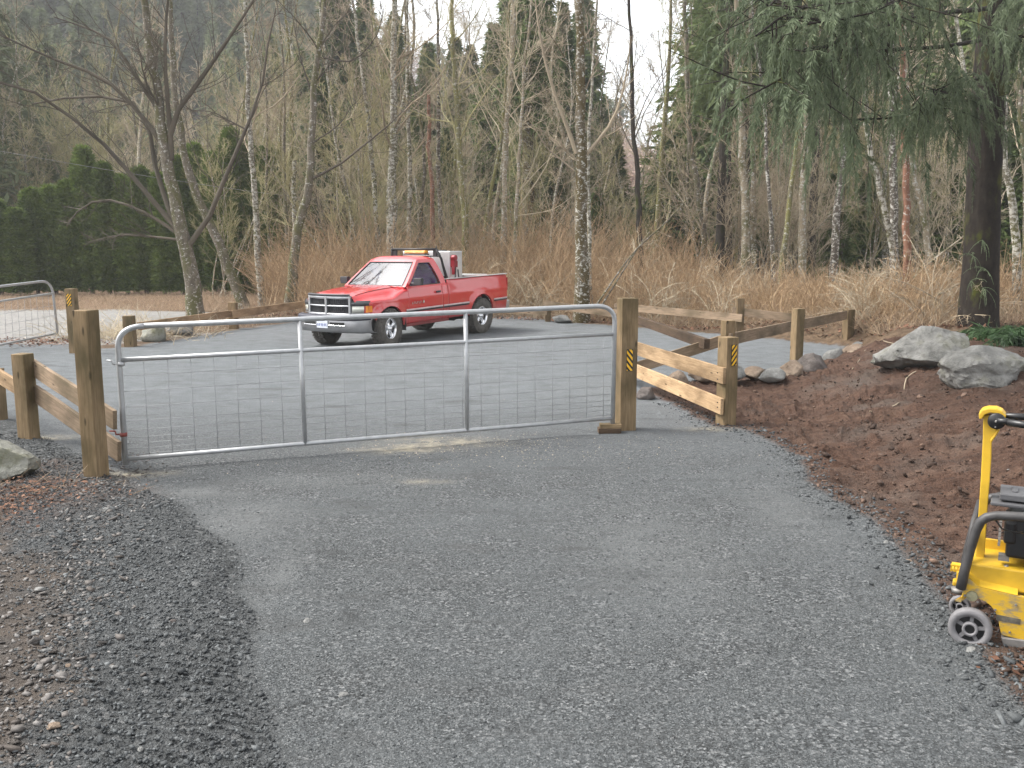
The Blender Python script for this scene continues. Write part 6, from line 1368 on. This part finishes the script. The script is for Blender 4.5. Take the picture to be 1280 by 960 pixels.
px = r.uniform(300, 1280, 9000); yy = edge_y(px)-r.uniform(-4, .8, 9000); x = (px-640)/F*yy; leaves_at('fallen_leaves', x, yy, .09, 'brown fallen leaves in front of the thicket', 812)
p = G(1270, 425, .5); x = r.normal(p.x, .5, 250); y = r.normal(p.y, .4, 250); leaves_at('fallen_leaves', x, y, .10, 'orange fallen leaves below the ferns', 813)
p = G(62, 427); x = r.normal(p.x, .8, 900); y = r.normal(p.y, .45, 900); leaves_at('fallen_leaves', x, y, .07, 'brown leaves around the far left gate post', 814)
p = G(1268, 838); x = r.normal(p.x+.1, .12, 60); y = r.normal(p.y, .06, 60); leaves_at('fallen_leaves', x, y, .04, 'few orange leaves below the compactor plate', 815)
P, R_, h_ = canes(260, lambda n, r: (r.normal(G(38, 612).x, .32, n), r.normal(G(38, 612).y, .16, n)), lambda x, y, r: .28+0*x, 820, (.0015, .003), 5, 2.2); V_, F_ = tubes(P, R_, 3); o = link('dry_stems', np_mesh('dry_stems', V_, F_), DRY); tag(o, 'tangle of dry stems on the red litter at the left', kind='stuff')
# brush pile and mossy bank by the low left fence post
P, R_, h_ = canes(500, lambda n, r: (r.normal(G(140, 425).x, .8, n), r.normal(G(140, 425).y+.8, .7, n)), lambda x, y, r: .8+0*x, 822, (.006, .012), 5, .9); V_, F_ = tubes(P, R_, 3); o = link('brush_pile', np_mesh('brush_pile', V_, F_), TWL); tag(o, 'pile of pale brush beside the low left fence post', kind='stuff')
P, R_, h_ = canes(2600, lambda n, r: (r.uniform(-8.2, -4.2, n), r.uniform(20.5, 26, n)), lambda x, y, r: (.30+0*x)*(zones(x, y)[0] < -.15)+.001, 823, (.004, .007), 4, .6); V_, F_ = tubes(P, R_, 3); o = link('dry_grass', np_mesh('dry_grass', V_, F_), DRY); tag(o, 'dry grass between the left lot fence and the road', kind='stuff')

# overhead wire
m = MB(); a, b_ = at(-300, 130, 26), at(760, 270, 52); pts = [a.lerp(b_, t)-Vector((0, 0, .9*4*t*(1-t))) for t in [i/20 for i in range(21)]]; m.tube(pts, .006, 5); o = m.build('overhead_wire', simple('wire_grey', (.30, .30, .31), .5), None); tag(o, 'thin grey overhead wire crossing the trees at the upper left', 'wire')

# ------------------------------------------------------------------ hillside and far wood
def hill(X, Y):
    az = np.degrees(np.arctan2(X, np.maximum(Y, 1))); d = np.hypot(X, Y)
    ridge = np.interp(az, [-60, -30, -20, -12, -6, -3, 2, 7, 12, 20, 40, 60], [80, 78, 70, 58, 36, 27, 22, 12, 14, 22, 30, 30])
    return ridge*sm((d-72)/190)-.4+fbm(X*.02, Y*.02, 4, 5)*4*sm((d-90)/80)+.35*((X < -5) & (Y > 30) & (Y < 80))
hx = np.linspace(-420, 420, 150); hy = np.r_[np.linspace(58, 320, 90), np.linspace(330, 900, 20)]; HX, HY = np.meshgrid(hx, hy); HZ = hill(HX, HY); n1, n2 = HX.shape; I = np.arange(n1*n2).reshape(n1, n2)
me = np_mesh('hillside', np.stack([HX, HY, HZ], -1).reshape(-1, 3), np.stack([I[:-1, :-1], I[:-1, 1:], I[1:, 1:], I[1:, :-1]], -1).reshape(-1, 4), True)
HM, nt_, b_ = new_mat('hill_floor'); c = ramp(nt_, noise(nt_, coords(nt_), .08, 6, .7), [(.35, (.05, .045, .03)), (.55, (.12, .085, .06)), (.7, (.07, .08, .04))]); nt_.links.new(c.outputs[0], b_.inputs['Base Color']); b_.inputs['Roughness'].default_value = 1
o = link('hillside', me, HM); tag(o, 'wooded hillside rising behind the lot', kind='structure')
def far_wood(name, n, dens, seed, mat, Hh, Rm, label, kw):
    r = np.random.default_rng(seed); T_ = [to_tris(*conifer_mesh(np.random.default_rng(seed+i), 1.0, Rm, **kw)) for i in range(6)]; x = r.uniform(-260, 170, n*6); y = r.uniform(78, 300, n*6); az = np.degrees(np.arctan2(x, y)); keep = (np.abs(az) < 36) & (dens(x, y, r)); x, y = x[keep][:n], y[keep][:n]; z = hill(x, y); VV, FF, off = [], [], 0
    for i in range(len(x)):
        v, f = T_[i % 6]; a = r.uniform(0, 6.28); s = Hh*r.uniform(.7, 1.25); c_, s_ = cos(a), sin(a); q_ = np.stack([(v[:, 0]*c_-v[:, 1]*s_)*s+x[i], (v[:, 0]*s_+v[:, 1]*c_)*s+y[i], v[:, 2]*s+z[i]], -1); VV.append(q_); FF.append(f+off); off += len(v)
    o = link(name, np_mesh(name, np.concatenate(VV), np.concatenate(FF)), mat); tag(o, label, kind='stuff')
patch = lambda x, y: fbm(x*.018+3, y*.018, 3, 91)
# the nearer evergreens of the hillside as trees of their own
FARP = conifer_protos(4, 20, 3.4, FOL_F, 640, levels=46, per=7, leaves=20, lw=(.80, .24), droop=.5, t0=.06)
r = np.random.default_rng(1201); x = r.uniform(-170, 110, 2600); y = r.uniform(76, 210, 2600); az = np.degrees(np.arctan2(x, y)); k = (np.abs(az) < 34) & ((patch(x, y) > .0)) & ((az < 2) | (az > 12) | (y < 90)); x, y = x[k], y[k]
k = np.argsort(y)[:0] if False else np.arange(len(x))[:230]
for i in k:
    z_ = float(hill(np.array([x[i]]), np.array([y[i]]))[0]); place_conifer(FARP[i % 4], x[i], y[i], z_-.5, r.uniform(.65, 1.15)*(.55 if -8 < math.degrees(atan2(x[i], y[i])) < 14 else 1), 'evergreen standing on the hillside behind the wood', 'evergreens on the hillside')
far_wood('conifer_wood', 210, lambda x, y, r: (y > 130) & (patch(x, y) > .0), 1001, FOL_F, 19, .17, 'dark conifer wood covering the far hillside', dict(levels=22, per=7, leaves=9, lw=(.10, .045), droop=.4, t0=.08))
BR = simple('far_twig', (.42, .31, .26), .95, 0, .3, .05)
far_wood('bare_wood', 220, lambda x, y, r: patch(x, y) < .03, 1101, BR, 13, .34, 'pinkish grey bare trees in patches on the far hillside', dict(levels=20, per=7, leaves=9, lw=(.16, .014), droop=-.5, t0=.15, conic=.5))

# ------------------------------------------------------------------ air
hz = MB(); hz.box((0, 240, 48), (900, 560, 122)); hm = bpy.data.materials.new('haze'); hm.use_nodes = True; nt = hm.node_tree; nt.nodes.clear(); ho = nt.nodes.new('ShaderNodeOutputMaterial'); pv = nt.nodes.new('ShaderNodeVolumePrincipled'); pv.inputs['Color'].default_value = (.96, .985, 1, 1); pv.inputs['Density'].default_value = .0009; pv.inputs['Anisotropy'].default_value = .2
nt.links.new(pv.outputs[0], ho.inputs['Volume']); o = hz.build('haze', hm, None); o['kind'] = 'stuff'; o['label'] = 'thin pale haze filling the air over the lot and hillside'
import collections; cc = collections.Counter()
for m in bpy.data.meshes: cc[m.name.split('.')[0]] += sum(len(p.vertices)-2 for p in m.polygons)
print(cc.most_common(16)); print('TRIS', sum(sum(len(p.vertices)-2 for p in m.polygons) if len(m.polygons) < 2000 else len(m.polygons)*(len(m.polygons[0].vertices)-2) for m in bpy.data.meshes)); print(sorted([(len(m.polygons), m.name) for m in bpy.data.meshes])[-14:])
